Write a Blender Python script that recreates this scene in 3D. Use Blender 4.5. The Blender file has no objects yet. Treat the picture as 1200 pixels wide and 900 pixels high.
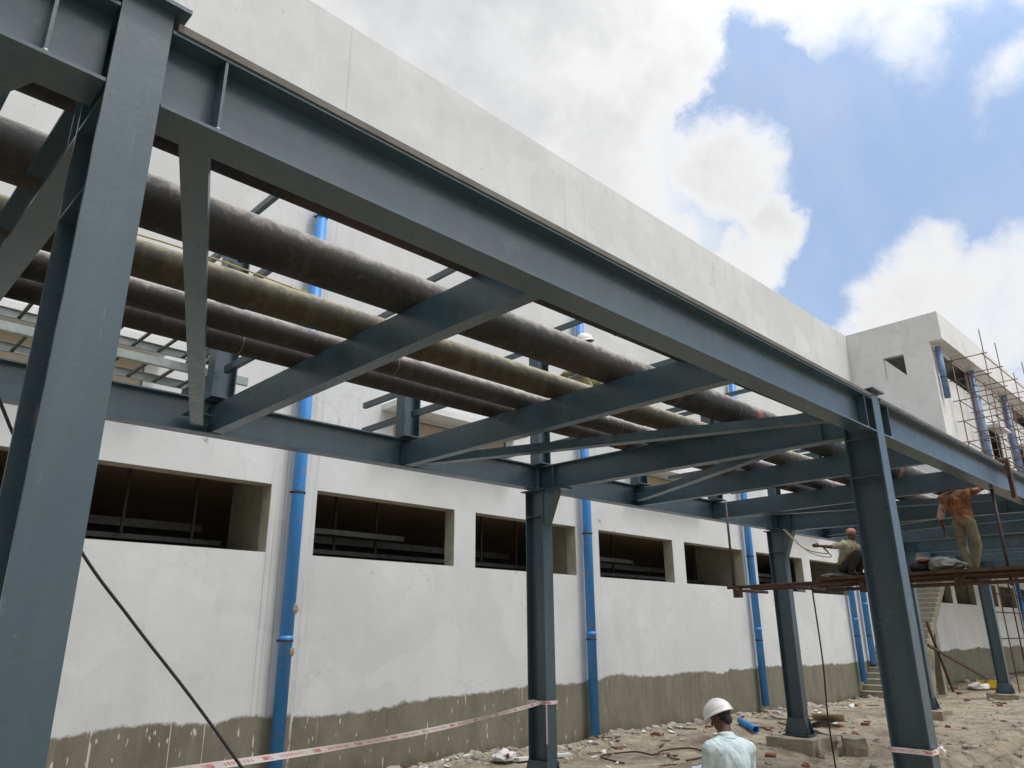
import bpy, bmesh, math, random
from mathutils import Vector, Matrix, noise
random.seed(11)
R = math.radians
H = 2.7                      # eye height: coordinates below are written relative to the eye, H lifts them so the ground is z = 0
S = bpy.context.scene
COL = S.collection

# ------------------------------------------------------------------ helpers
def V(*a): return Vector(a)
def bx(bm, x0, x1, y0, y1, z0, z1):
    v = [bm.verts.new(p) for p in ((x0,y0,z0),(x1,y0,z0),(x1,y1,z0),(x0,y1,z0),(x0,y0,z1),(x1,y0,z1),(x1,y1,z1),(x0,y1,z1))]
    for f in ((0,3,2,1),(4,5,6,7),(0,1,5,4),(1,2,6,5),(2,3,7,6),(3,0,4,7)): bm.faces.new([v[i] for i in f])
def extr(bm, prof, p0, p1, up=(0,0,1)):
    p0, p1, up = Vector(p0), Vector(p1), Vector(up)
    d = (p1-p0).normalized(); s = d.cross(up).normalized(); u = s.cross(d)
    a = [bm.verts.new(p0+s*x+u*y) for x, y in prof]; b = [bm.verts.new(p1+s*x+u*y) for x, y in prof]
    n = len(prof)
    for i in range(n): bm.faces.new((a[i], a[(i+1)%n], b[(i+1)%n], b[i]))
    bm.faces.new(a[::-1]); bm.faces.new(b)
def I_(w, h, tw=.014, tf=.02):
    a, b, c, d = w/2, h/2, tw/2, h/2-tf
    return [(-a,-b),(a,-b),(a,-d),(c,-d),(c,d),(a,d),(a,b),(-a,b),(-a,d),(-c,d),(-c,-d),(-a,-d)]
def C_(w, h, t=.014):        # web on the -s side
    a, b = w/2, h/2
    return [(-a,-b),(a,-b),(a,-b+t),(-a+t,-b+t),(-a+t,b-t),(a,b-t),(a,b),(-a,b)]
def B_(w, h): return [(-w/2,-h/2),(w/2,-h/2),(w/2,h/2),(-w/2,h/2)]
def tube(bm, pts, r, n=10, cap=True):
    pts = [Vector(p) for p in pts]; rings = []
    for i, p in enumerate(pts):
        d = (pts[min(i+1,len(pts)-1)]-pts[max(i-1,0)]).normalized()
        ref = Vector((0,0,1)) if abs(d.z) < .9 else Vector((0,1,0))
        s = d.cross(ref).normalized(); u = s.cross(d)
        rr = r[i] if isinstance(r, (list, tuple)) else r
        rings.append([bm.verts.new(p+(s*math.cos(2*math.pi*k/n)+u*math.sin(2*math.pi*k/n))*rr) for k in range(n)])
    for a, b in zip(rings, rings[1:]):
        for k in range(n):
            f = bm.faces.new((a[k], a[(k+1)%n], b[(k+1)%n], b[k])); f.smooth = True
    if cap: bm.faces.new(rings[0][::-1]); bm.faces.new(rings[-1])
def hollow(bm, p0, p1, r, t, n=36):
    p0, p1 = Vector(p0), Vector(p1); d = (p1-p0).normalized()
    ref = Vector((0,0,1)) if abs(d.z) < .9 else Vector((0,1,0)); s = d.cross(ref).normalized(); u = s.cross(d)
    def ring(p, q): return [bm.verts.new(p+(s*math.cos(2*math.pi*k/n)+u*math.sin(2*math.pi*k/n))*q) for k in range(n)]
    a, b, c, e = ring(p0, r), ring(p1, r), ring(p1, r-t), ring(p0, r-t)
    for A, B, sm in ((a,b,1),(b,c,0),(c,e,1),(e,a,0)):
        for k in range(n):
            f = bm.faces.new((A[k], A[(k+1)%n], B[(k+1)%n], B[k])); f.smooth = bool(sm)
def obj(name, bm, mat, parent=None, smooth=False):
    if not isinstance(bm, bpy.types.Mesh):
        bmesh.ops.recalc_face_normals(bm, faces=bm.faces[:])
        me = bpy.data.meshes.new(name); bm.to_mesh(me); bm.free()
    else: me = bm
    off = Vector((0,0,H))
    p = parent
    while p is not None: off -= p.location; p = p.parent
    me.transform(Matrix.Translation(off))
    if smooth:
        for f in me.polygons: f.use_smooth = True
    o = bpy.data.objects.new(name, me); COL.objects.link(o); o.parent = parent
    if mat: me.materials.append(mat)
    return o
def tag(o, label, cat, group=None):
    o['label'] = label; o['category'] = cat; o['kind'] = 'thing'
    if group: o['group'] = group
    return o
def thing(name, label, cat, loc, group=None):
    o = bpy.data.objects.new(name, None); COL.objects.link(o); o.location = (loc[0], loc[1], loc[2]+H)
    o.empty_display_size = .2
    return tag(o, label, cat, group)
def struct(o, kind='structure'): o['kind'] = kind; return o
def dup(o, delta, label):
    c = o.copy(); COL.objects.link(c); c.location = o.location+Vector(delta); c['label'] = label
    for ch in list(o.children):
        k = ch.copy(); COL.objects.link(k); k.parent = c
        for g in list(ch.children):
            q = g.copy(); COL.objects.link(q); q.parent = k
    return c
def NB(): return bmesh.new()

# ------------------------------------------------------------------ materials
class G:
    def __init__(s, name):
        s.m = bpy.data.materials.new(name); s.m.use_nodes = True; s.t = s.m.node_tree; s.b = s.t.nodes['Principled BSDF']
    def n(s, ty, **k):
        x = s.t.nodes.new(ty)
        for a, v in k.items(): setattr(x, a, v)
        return x
    def l(s, a, b): s.t.links.new(a, b)
    def pos(s): return s.n('ShaderNodeNewGeometry').outputs['Position']
    def ob(s): return s.n('ShaderNodeTexCoord').outputs['Object']
    def noise(s, vec, scale, detail=4, rough=.55, sc=None):
        if sc:
            m = s.n('ShaderNodeMapping'); m.inputs['Scale'].default_value = sc; s.l(vec, m.inputs['Vector']); vec = m.outputs[0]
        x = s.n('ShaderNodeTexNoise'); x.inputs['Scale'].default_value = scale; x.inputs['Detail'].default_value = detail; x.inputs['Roughness'].default_value = rough
        s.l(vec, x.inputs['Vector']); return x.outputs['Fac']
    def math(s, op, a, b=None, c=None, clamp=False):
        x = s.n('ShaderNodeMath', operation=op, use_clamp=clamp)
        for i, v in enumerate((a, b, c)):
            if v is None: continue
            if isinstance(v, (int, float)): x.inputs[i].default_value = v
            else: s.l(v, x.inputs[i])
        return x.outputs[0]
    def rng(s, v, a, b, c=0., d=1., smooth=False):
        x = s.n('ShaderNodeMapRange'); x.interpolation_type = 'SMOOTHSTEP' if smooth else 'LINEAR'
        s.l(v, x.inputs[0]); x.inputs[1].default_value = a; x.inputs[2].default_value = b; x.inputs[3].default_value = c; x.inputs[4].default_value = d
        return x.outputs[0]
    def mix(s, f, a, b):
        x = s.n('ShaderNodeMix', data_type='RGBA')
        if isinstance(f, (int, float)): x.inputs[0].default_value = f
        else: s.l(f, x.inputs[0])
        for i, v in ((6, a), (7, b)):
            if isinstance(v, tuple): x.inputs[i].default_value = (*v, 1)
            else: s.l(v, x.inputs[i])
        return x.outputs[2]
    def bump(s, h, strength=.3, dist=.01):
        x = s.n('ShaderNodeBump'); x.inputs['Strength'].default_value = strength; x.inputs['Distance'].default_value = dist
        s.l(h, x.inputs['Height']); s.l(x.outputs[0], s.b.inputs['Normal'])
    def col(s, c):
        if isinstance(c, tuple): s.b.inputs['Base Color'].default_value = (*c, 1)
        else: s.l(c, s.b.inputs['Base Color'])
    def rough(s, v):
        if isinstance(v, (int, float)): s.b.inputs['Roughness'].default_value = v
        else: s.l(v, s.b.inputs['Roughness'])

def simple(name, c, rough=.6, var=.25, scale=6., metal=0., bump=0., c2=None):
    g = G(name); p = g.ob(); a = g.noise(p, scale, 5)
    lo = tuple(x*(1-var) for x in c) if c2 is None else c2
    g.col(g.mix(g.rng(a, .3, .7), lo, c)); g.rough(rough); g.b.inputs['Metallic'].default_value = metal
    if bump: g.bump(g.noise(p, scale*5, 4), bump)
    return g.m

def plaster(name, paint_line=True):
    g = G(name); p = g.pos()
    sx = g.n('ShaderNodeSeparateXYZ'); g.l(p, sx.inputs[0]); X, Y, Z = sx.outputs
    big = g.noise(p, .45, 5, .6); fine = g.noise(p, 5, 6, .65); trowel = g.noise(p, 1.6, 5, .6, (1, 1, .55))
    c = g.mix(g.rng(big, .35, .68), *(((.61,.63,.636), (.705,.728,.742)) if paint_line else ((.74,.755,.755), (.81,.825,.83))))
    c = g.mix(g.rng(trowel, .50, .75, 0, .6), c, (.57,.575,.565))
    c = g.mix(g.rng(fine, .60, .74, 0, .25), c, (.55,.54,.50))
    # thin vertical rain streaks, denser beside the drain pipes
    st = g.noise(p, 1., 4, .6, (9, 9, .16)); st2 = g.noise(p, 1., 3, .6, (22, 22, .3))
    m = g.math('PINGPONG', g.math('ADD', X, -7.83+96.3), 4.815)
    near = g.rng(m, .75, .05, 0, 1, True)
    first = g.rng(X, 9., 13., 1, .35)
    streak = g.math('MULTIPLY', g.rng(st2, .47, .66), g.math('MULTIPLY', g.math('MULTIPLY', near, first), g.rng(Z, 12.8, 11.0)))
    c = g.mix(g.math('MULTIPLY', streak, .75), c, (.30,.27,.22))
    c = g.mix(g.math('MULTIPLY', g.rng(st, .55, .75), .13), c, (.50,.49,.45))
    # hairline cracks, pour joints beside the pipes and trowelled repair patches
    vo = g.n('ShaderNodeTexVoronoi', feature='DISTANCE_TO_EDGE'); vo.inputs['Scale'].default_value = .42
    wp = g.n('ShaderNodeVectorMath', operation='ADD'); wn_ = g.n('ShaderNodeTexNoise'); wn_.inputs['Scale'].default_value = 1.6; wn_.inputs['Detail'].default_value = 5; g.l(p, wn_.inputs['Vector']); g.l(p, wp.inputs[0]); g.l(wn_.outputs['Color'], wp.inputs[1]); g.l(wp.outputs[0], vo.inputs['Vector'])
    crack = g.math('MULTIPLY', g.rng(vo.outputs['Distance'], .006, .001), g.rng(big, .52, .62)); c = g.mix(g.math('MULTIPLY', crack, .38), c, (.36,.35,.33))
    if paint_line:
        jl = g.math('ABSOLUTE', g.math('SUBTRACT', g.math('ADD', m, g.math('MULTIPLY', g.math('SUBTRACT', trowel, .5), .03)), .52)); c = g.mix(g.math('MULTIPLY', g.rng(jl, .02, .005), g.rng(st, .42, .58, 0, .55)), c, (.38,.36,.33))
    v2 = g.n('ShaderNodeTexVoronoi'); v2.inputs['Scale'].default_value = .55; g.l(wp.outputs[0], v2.inputs['Vector']); sv = g.n('ShaderNodeSeparateColor'); g.l(v2.outputs['Color'], sv.inputs[0])
    c = g.mix(g.math('MULTIPLY', g.rng(sv.outputs[0], .62, .72), .15), c, (.60,.60,.58)); c = g.mix(g.math('MULTIPLY', g.rng(sv.outputs[1], .72, .84), .17), c, (.84,.845,.84))
    # scattered small dark scuffs
    sc = g.noise(p, 2.3, 2, .5); c = g.mix(g.math('MULTIPLY', g.rng(sc, .735, .765), g.rng(fine, .47, .62)), c, (.38,.36,.33))
    if paint_line:
        w = g.noise(p, .5, 3, .5, (1, 1, .0)); w2 = g.noise(p, 3., 6, .75, (1, 1, 1)); dr = g.noise(p, 1., 2, .5, (11, 11, .01))
        edge = g.math('ADD', g.rng(X, 10, 15, -1.46+H, -1.16+H), g.rng(w, .3, .7, -.10, .10))
        edge = g.math('ADD', edge, g.rng(X, 38, 44, 0, .28)); edge = g.math('ADD', edge, g.rng(w2, .25, .75, -.07, .07))
        edge = g.math('SUBTRACT', edge, g.rng(dr, .62, .76, 0, .07))
        raw = g.rng(g.math('SUBTRACT', edge, Z), -.03, .05, 0, 1, True)
        cn = g.noise(p, 1.7, 6, .7, (1, 1, .5)); cv = g.noise(p, 1., 5, .6, (6, 6, .5))
        cem = g.mix(g.rng(cn, .3, .72), (.140,.130,.092), (.235,.222,.170)); cem = g.mix(g.rng(cv, .5, .75, 0, .35), cem, (.30,.285,.22))
        # paint dribbles on the bare render: short splashes and a few long runs
        sp = g.noise(p, 1., 2, .5, (13, 13, 3.2)); ln = g.noise(p, 1., 1, .5, (8, 8, .05))
        wl = g.rng(X, 14., 19., 1, .12)
        drip = g.math('MULTIPLY', g.math('MAXIMUM', g.rng(sp, .665, .70), g.math('MULTIPLY', g.rng(ln, .715, .73), g.rng(sp, .36, .44))), wl)
        cem = g.mix(g.math('MULTIPLY', drip, .75), cem, (.72,.71,.68))
        mud = g.rng(g.math('ADD', Z, g.rng(cn, .3, .7, -.2, .2)), .28, .02); cem = g.mix(g.math('MULTIPLY', mud, .7), cem, (.13,.105,.065))
        c = g.mix(raw, c, cem)
    g.col(c); g.rough(.88)
    g.bump(g.math('ADD', fine, g.math('MULTIPLY', trowel, 1.5)), .25, .02)
    return g.m

def steel(name):
    g = G(name); p = g.pos()
    a = g.noise(p, .8, 4); b = g.noise(p, 9, 5, .65); sp = g.noise(p, 4.5, 6, .7); v = g.noise(p, 1, 4, .6, (5, 5, .4))
    c = g.mix(g.rng(a, .3, .7), (.038,.071,.091), (.049,.089,.114))
    c = g.mix(g.rng(v, .52, .75, 0, .35), c, (.10,.12,.13))
    c = g.mix(g.rng(sp, .66, .76, 0, .7), c, (.17,.16,.14))          # dust
    pr = g.noise(p, 1.9, 5, .65); c = g.mix(g.rng(pr, .635, .655, 0, .30), c, (.135,.165,.175))      # touched-up paint
    sr = g.noise(p, 1., 3, .6, (40, 40, 2.5)); c = g.mix(g.math('MULTIPLY', g.rng(sr, .69, .73), .45), c, (.19,.20,.20))
    rs = g.noise(p, 13, 3, .6); c = g.mix(g.math('MULTIPLY', g.rng(rs, .735, .78), .8), c, (.13,.06,.03))
    g.col(c); g.rough(g.rng(b, .3, .7, .25, .40)); g.b.inputs['Specular IOR Level'].default_value = .72
    g.bump(g.math('ADD', g.noise(p, 34, 3, .5), g.math('MULTIPLY', b, .5)), .085, .01)
    return g.m

def pipe_mat(name, base, olive=0., rusty=.5, top=(.33,.30,.26), weld=10.15):
    g = G(name); p = g.pos(); sx = g.n('ShaderNodeSeparateXYZ'); g.l(p, sx.inputs[0]); X = sx.outputs[0]
    a = g.noise(p, 1.3, 6, .7, (.5, 2, 2)); r = g.noise(p, 1, 6, .7, (7, 2.5, 2.5)); f = g.noise(p, 7, 5, .7); big = g.noise(p, .5, 3)
    c = g.mix(g.rng(a, .35, .7), tuple(x*.3 for x in base), tuple(x*.7 for x in base))
    c = g.mix(g.rng(f, .58, .78, 0, .35), c, tuple(x*.6 for x in top))
    c = g.mix(g.math('MULTIPLY', g.rng(r, .48, .75), .45), c, (.16,.13,.06) if olive else (.085,.072,.06))
    c = g.mix(g.math('MULTIPLY', g.rng(big, .56, .7), rusty), c, (.12,.075,.05))
    # bands of rust beside the welds
    w = g.math('MINIMUM', g.math('ABSOLUTE', g.math('SUBTRACT', X, weld)), g.math('ABSOLUTE', g.math('SUBTRACT', X, weld+6.1)))
    band = g.math('MULTIPLY', g.rng(w, .17, .06, 0, 1, True), g.rng(f, .38, .56)); c = g.mix(g.math('MULTIPLY', band, .75), c, (.27,.095,.035))
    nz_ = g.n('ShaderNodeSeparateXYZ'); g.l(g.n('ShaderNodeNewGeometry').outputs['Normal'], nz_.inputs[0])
    dust = g.math('MULTIPLY', g.rng(g.math('ADD', nz_.outputs[2], g.rng(f, .3, .7, -.30, .30)), .10, .92, 0, .85, True), g.rng(big, .25, .6, .6, 1)); c = g.mix(dust, c, tuple(x*1.25 for x in top))   # sky light on the pipe's upper side, put into the colour
    g.col(c); g.rough(g.rng(f, .3, .7, .55, .8)); g.bump(g.math('ADD', f, g.math('MULTIPLY', r, .5)), .15, .01)
    return g.m

def blue_pipe():
    g = G('blue_plastic'); p = g.pos(); a = g.noise(p, 1, 4, .6, (5, 5, .5)); s = g.noise(p, 2.6, 4, .6); f = g.noise(p, 12, 4)
    c = g.mix(g.rng(a, .3, .7), (.034,.225,.60), (.055,.285,.70)); c = g.mix(g.rng(s, .58, .70, 0, .75), c, (.22,.24,.25)); c = g.mix(g.rng(g.noise(p, 5, 4, .7), .63, .67, 0, .8), c, (.30,.30,.29))
    c = g.mix(g.rng(f, .62, .72, 0, .4), c, (.25,.40,.62))
    g.col(c); g.rough(.42); return g.m

def ground_mat():
    g = G('site_soil'); p = g.pos(); sx = g.n('ShaderNodeSeparateXYZ'); g.l(p, sx.inputs[0])
    a = g.noise(p, .35, 5, .6); b = g.noise(p, 1.8, 6, .7); c_ = g.noise(p, 9, 5, .7); v = g.n('ShaderNodeTexVoronoi'); v.inputs['Scale'].default_value = 11; g.l(p, v.inputs['Vector'])
    c = g.mix(g.rng(a, .3, .7), (.262,.212,.145), (.345,.288,.205))
    c = g.mix(g.rng(b, .45, .72), c, (.43,.375,.28)); c = g.mix(g.rng(b, .47, .30), c, (.135,.107,.075)); c = g.mix(g.math('MULTIPLY', g.rng(g.noise(p, .8, 4, .6), .52, .64), .6), c, (.17,.14,.10))
    c = g.mix(g.math('MULTIPLY', g.rng(c_, .57, .74), .6), c, (.42,.37,.29)); c = g.mix(g.math('MULTIPLY', g.rng(c_, .44, .3), .6), c, (.11,.085,.06))
    c = g.mix(g.math('MULTIPLY', g.rng(v.outputs['Distance'], .22, .1), g.rng(b, .5, .62)), c, (.50,.47,.42))
    g.col(c); g.rough(.95)
    g.bump(g.math('ADD', g.math('MULTIPLY', b, 2.), g.math('ADD', c_, g.math('MULTIPLY', v.outputs['Distance'], .6))), .8, .05)
    return g.m

M = {}
M['wall'] = plaster('painted_plaster'); M['wall2'] = plaster('plain_plaster', False)
M['steel'] = steel('blue_grey_steel_paint')
M['blue'] = blue_pipe(); M['soil'] = ground_mat()
M['blue2'] = simple('sky_sheen_blue_plastic', (.17,.27,.47), .5, .3, 3)  # paler blue for the far block's pipes, sky reflection put into the colour
M['dusty'] = simple('dusty_flange', (.17,.16,.145), .8, .35, 5)
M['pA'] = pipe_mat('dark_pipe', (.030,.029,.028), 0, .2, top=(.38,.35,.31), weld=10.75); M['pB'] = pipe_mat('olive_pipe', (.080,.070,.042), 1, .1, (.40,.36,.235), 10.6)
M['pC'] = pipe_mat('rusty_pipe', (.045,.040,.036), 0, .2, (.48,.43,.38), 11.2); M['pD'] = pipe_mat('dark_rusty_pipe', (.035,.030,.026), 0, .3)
M['clamp'] = simple('clamp_steel', (.05,.035,.03), .6); M['weld'] = simple('weld_bead', (.16,.11,.08), .6)
M['galv'] = simple('galvanised_steel', (.36,.41,.39), .42, .3, 9, .35); M['rung'] = simple('rung_steel', (.20,.21,.19), .5, .3, 9, .3)
M['rust'] = simple('rusty_tube', (.115,.058,.04), .75, .5, 8, bump=.2); M['wood'] = simple('old_plank', (.12,.07,.042), .85, .5, 4, bump=.4)
M['tubeg'] = simple('scaffold_tube', (.20,.13,.10), .6, .4, 3, .2); M['tan'] = simple('tan_board', (.50,.42,.32), .8, .12, 3)
M['conc'] = simple('rough_concrete', (.36,.31,.235), .92, .35, 5, bump=.6); M['conc2'] = simple('stair_concrete', (.36,.33,.25), .92, .3, 4, bump=.4)
M['nose'] = simple('cement_edge', (.60,.58,.52), .9, .2, 6); M['dark'] = simple('black_rubber', (.02,.018,.018), .6)
M['rope'] = simple('cable_tan', (.32,.25,.16), .8); M['yellow'] = simple('yellow_cable', (.44,.34,.10), .6)
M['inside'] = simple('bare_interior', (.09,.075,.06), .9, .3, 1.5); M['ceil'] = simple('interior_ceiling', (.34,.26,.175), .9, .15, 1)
M['jamb'] = simple('bare_render', (.50,.49,.41), .92, .3, 3, bump=.3)
M['duct'] = simple('duct_metal', (.11,.115,.12), .5, .5, 4, .3)
M['white'] = simple('white_sacking', (.75,.74,.71), .8, .2, 14, bump=.5); M['sackY'] = simple('yellow_sheet', (.75,.52,.03), .6, .2, 10)
M['stone'] = simple('rubble_stone', (.46,.41,.34), .95, .55, 2.2, bump=.5); M['pale'] = simple('pale_board', (.62,.50,.36), .85, .25, 5)
M['helmet'] = simple('helmet_plastic', (.80,.79,.75), .45, .22, 9, bump=.05); M['skin'] = simple('brown_skin', (.115,.052,.032), .55, .2, 20)
M['hair'] = simple('black_hair', (.012,.010,.010), .7); M['shirtB'] = simple('pale_blue_cotton', (.55,.66,.69), .85, .14, 14, bump=.3)
M['trouser'] = simple('dark_cotton', (.045,.04,.038), .9); M['shirtO'] = simple('orange_cotton', (.42,.19,.095), .85, .7, 9, bump=.4)
M['pink'] = simple('faded_pink_sleeve', (.70,.42,.34), .85, .25, 12, bump=.3); M['khaki'] = simple('khaki_cotton', (.27,.25,.155), .88, .3, 9, bump=.4)
M['shirtG'] = simple('khaki_shirt', (.46,.42,.30), .88, .3, 9, bump=.4); M['camo'] = simple('camouflage_cotton', (.42,.40,.20), .88, .1, 16, c2=(.10,.10,.045))
M['turban'] = simple('pink_headcloth', (.62,.30,.26), .85, .2, 18, bump=.3); M['shoe'] = simple('worn_shoe', (.05,.042,.035), .7)
M['paleshoe'] = simple('canvas_shoe', (.40,.37,.31), .8, .3, 20); M['yscarf'] = simple('yellow_waistcloth', (.45,.36,.04), .8, .5, 22, c2=(.08,.14,.04))
M['paper'] = simple('bluish_paper', (.62,.62,.72), .7, .1); M['red'] = simple('red_cloth', (.28,.03,.025), .7); M['canvas'] = simple('grey_canvas', (.22,.24,.21), .8, .3, 12, bump=.3)

def tape_mat():
    g = G('barrier_tape'); tc = g.n('ShaderNodeUVMap'); sx = g.n('ShaderNodeSeparateXYZ'); g.l(tc.outputs[0], sx.inputs[0]); u, v = sx.outputs[0], sx.outputs[1]
    us = g.math('ADD', u, g.math('MULTIPLY', v, .10)); f = g.math('FRACT', g.math('MULTIPLY', us, 1.35))
    inb = g.math('MULTIPLY', g.math('GREATER_THAN', v, .22), g.math('LESS_THAN', v, .78))
    bar = g.math('MULTIPLY', g.math('MULTIPLY', g.math('GREATER_THAN', f, .06), g.math('LESS_THAN', f, .24)), inb)
    lf = g.math('FRACT', g.math('MULTIPLY', us, 21)); let = g.math('MULTIPLY', g.math('GREATER_THAN', lf, .42), g.math('MULTIPLY', g.math('GREATER_THAN', f, .38), g.math('LESS_THAN', f, .92)))
    let = g.math('MULTIPLY', let, g.math('MULTIPLY', g.math('GREATER_THAN', v, .30), g.math('LESS_THAN', v, .70)))
    red = g.math('MAXIMUM', bar, let)
    g.col(g.mix(g.math('MULTIPLY', red, g.rng(g.noise(g.pos(), 14, 3), .35, .6, .35, .85)), (.74,.67,.64), (.58,.07,.07))); g.rough(.4)
    g.b.inputs['Transmission Weight'].default_value = 0.0
    return g.m
M['tape'] = tape_mat()

# ------------------------------------------------------------------ ground
def gh(x, y):
    h = -H
    h += .92*math.exp(-(x*x+y*y)/(2*4.5**2))
    near = max(0., 1-max(0, x-45)/40)
    n = noise.noise((x*.35, y*.35, 1.3))*.10 + noise.noise((x*1.1, y*1.1, 4.))*.06 + noise.noise((x*3., y*3., 7.))*.025
    h += n*near
    if x > 4: h += .16*math.exp(-((y-13.9)/.55)**2)*(.5+noise.noise((x*.7, 3., 0.)))           # spoil against the wall
    h += .26*math.exp(-(((x-21)/1.6)**2+((y-12.2)/1.1)**2))                                       # heap of sand
    h -= .24*math.exp(-(((x-19.3)/1.5)**2+((y-8.6)/1.3)**2))
    # curved wheel ruts at the right
    t = y-(3.6+.030*(x-22)**2*.25)
    if 12 < x < 60:
        for c0 in (0., 1.7, 2.3):
            h -= .17*math.exp(-((t-c0)/.24)**2); h += .11*math.exp(-((t-c0-.45)/.22)**2)
    return h
def axis(a, fine0, fine1, step, b, grow=1.35):
    v = [fine0]
    while v[-1] < fine1: v.append(v[-1]+step)
    s = step
    while v[-1] < b: s *= grow; v.append(v[-1]+s)
    s = step
    while v[0] > a: s *= grow; v.insert(0, v[0]-s)
    return v
bm = NB()
xs = axis(-1500, 3, 52, .14, 3000); ys = axis(-1500, 1.5, 15.5, .14, 1500)
gv = [[bm.verts.new((x, y, gh(x, y))) for y in ys] for x in xs]
for i in range(len(xs)-1):
    for j in range(len(ys)-1): bm.faces.new((gv[i][j], gv[i+1][j], gv[i+1][j+1], gv[i][j+1]))
o = obj('ground', bm, M['soil'], smooth=True); struct(o)

# ------------------------------------------------------------------ buildings
D = 14.55
def wall_xz(bm, x0, x1, z0, z1, ya, yb, holes):
    """wall slab between y=ya (outer) and y=yb with rectangular holes (hx0,hx1,hz0,hz1)"""
    X = sorted({x0, x1, *[h[0] for h in holes], *[h[1] for h in holes]}); Z = sorted({z0, z1, *[h[2] for h in holes], *[h[3] for h in holes]})
    for i in range(len(X)-1):
        for j in range(len(Z)-1):
            cx, cz = (X[i]+X[i+1])/2, (Z[j]+Z[j+1])/2
            if any(h[0] < cx < h[1] and h[2] < cz < h[3] for h in holes): continue
            for y in (ya, yb):
                bm.faces.new([bm.verts.new(p) for p in ((X[i],y,Z[j]),(X[i+1],y,Z[j]),(X[i+1],y,Z[j+1]),(X[i],y,Z[j+1]))])
    def q(*p): bm.faces.new([bm.verts.new(a) for a in p])
    q((x0,ya,z0),(x0,yb,z0),(x0,yb,z1),(x0,ya,z1)); q((x1,ya,z0),(x1,yb,z0),(x1,yb,z1),(x1,ya,z1)); q((x0,ya,z1),(x1,ya,z1),(x1,yb,z1),(x0,yb,z1))
def lining(x0, x1, z0, z1, ya, yb, t=.006):
    bm = NB()
    bx(bm, x0, x0+t, ya+.006, yb, z0, z1); bx(bm, x1-t, x1, ya+.006, yb, z0, z1)
    bx(bm, x0+t, x1-t, ya+.006, yb, z0, z0+t); bx(bm, x0+t, x1-t, ya+.006, yb, z1-t, z1)
    return bm
hall = thing('industrial_building', 'long white plastered two storey building with a row of low openings behind the steel frame', 'building', (13, D, -H))
P = 9.63
low = []
for k in range(-3, 9):
    low += [(8.37+P*k, 12.29+P*k, 1.65, 3.05), (13.0+P*k, 16.93+P*k, 1.65, 3.05)]
up = [(10.3+P*k, 14.1+P*k, 4.5, 5.12) for k in range(-2, 3)]
X1 = 40.6
lowA = [h for h in low if -14 < h[0] and h[1] < X1]; lowB = [h for h in low if h[0] > X1 and h[1] < 94]
bm = NB(); wall_xz(bm, -14, X1, -3.3, 15.76, D, D+.36, lowA+up); wall = obj('wall', bm, M['wall'], hall)
bm = NB(); wall_xz(bm, X1+.004, 95, -3.3, 4.55, D+.004, D+.36, lowB); obj('wall', bm, M['wall'], hall)
for h in lowA+lowB: obj('window_opening', lining(*h, D, D+.36), M['jamb'], hall)
for h in up:
    w = obj('window_board', (lambda b: (bx(b, h[0], h[1], D+.05, D+.09, h[2], h[3]), b)[1])(NB()), M['tan'], hall)
for k in range(-2, 3):
    bm = NB(); bx(bm, 9.95+P*k, 14.4+P*k, D-.64, D-.002, 5.2, 5.34); obj('sunshade', bm, M['wall2'], hall)
bm = NB()
bx(bm, -13.7, 94.5, D+.40, 22, 3.30, 3.55); obj('ceiling', bm, M['ceil'], hall)
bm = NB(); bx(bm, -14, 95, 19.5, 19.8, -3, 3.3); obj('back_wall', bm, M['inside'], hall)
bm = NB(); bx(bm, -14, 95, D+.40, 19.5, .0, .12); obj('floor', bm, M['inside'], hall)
for k in range(-2, 8):
    x = 17.05+P*k
    bm = NB(); bx(bm, x, x+.3, D+.37, D+2.1, .13, 3.29); obj('partition', bm, M['jamb'], hall)
bm = NB(); bx(bm, -14, X1, D+.37, 30, 14.6, 14.9); bx(bm, -14, -13.7, D+.37, 30, -3.3, 14.6); bx(bm, -13.7, X1, 29.7, 30, -3.3, 14.6); obj('roof', bm, M['wall2'], hall)
for k in range(-2, 8):                                  # cable ducts and hangers inside the openings
    x = 8.4+P*k
    bm = NB(); bx(bm, x, x+8.3, 16.2, 16.5, 1.9, 2.0); obj('duct', bm, M['duct'], hall)
    bm = NB(); bx(bm, x+1, x+8.2, 17.0, 17.5, 2.25, 2.42); obj('duct', bm, M['duct'], hall)
    bm = NB(); bx(bm, x, x+3.2, 15.7, 16.0, 2.3, 2.42); obj('duct', bm, M['duct'], hall)
    for q in (1.4, 2.6, 6.2, 7.6):
        bm = NB(); bx(bm, x+q, x+q+.05, 16.1, 16.15, 2.0, 3.3); obj('duct_hanger', bm, M['clamp'], hall)

blk = thing('office_block', 'taller white block with overhanging flat roof projecting from the far end of the building', 'building', (60, 12.5, 4.5))
yF = 10.5
wins = [(41.3, 46.5, 12.75, 14.0), (48.9, 51.2, 9.3, 11.2), (56, 61, 13.0, 13.98), (55.5, 58, 9.3, 11.2), (49.5, 52.5, 5.6, 7.2), (57, 60, 5.6, 7.2)]
bm = NB(); wall_xz(bm, X1+.3, 92, 4.5, 14.27, yF, yF+.08, wins); obj('front_wall', bm, M['wall2'], blk)
bm = NB()                                                # side wall facing along the pipe rack, with its small opening
hs = [(11.80, 12.82, 12.75, 13.93)]
tmp = NB(); wall_xz(tmp, yF, D-.005, 4.5, 14.27, 0, .295, hs)
for v in tmp.verts: v.co = Vector((X1+v.co.y, v.co.x, v.co.z))
obj('side_wall', tmp, M['wall2'], blk)
bm = NB()                                                # sloping infill in that opening
a = [(12.81,12.76),(11.81,12.76),(12.81,13.92)]
va = [bm.verts.new((X1+.03, y, z)) for y, z in a]; vb = [bm.verts.new((X1+.2, y, z)) for y, z in a]
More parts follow.
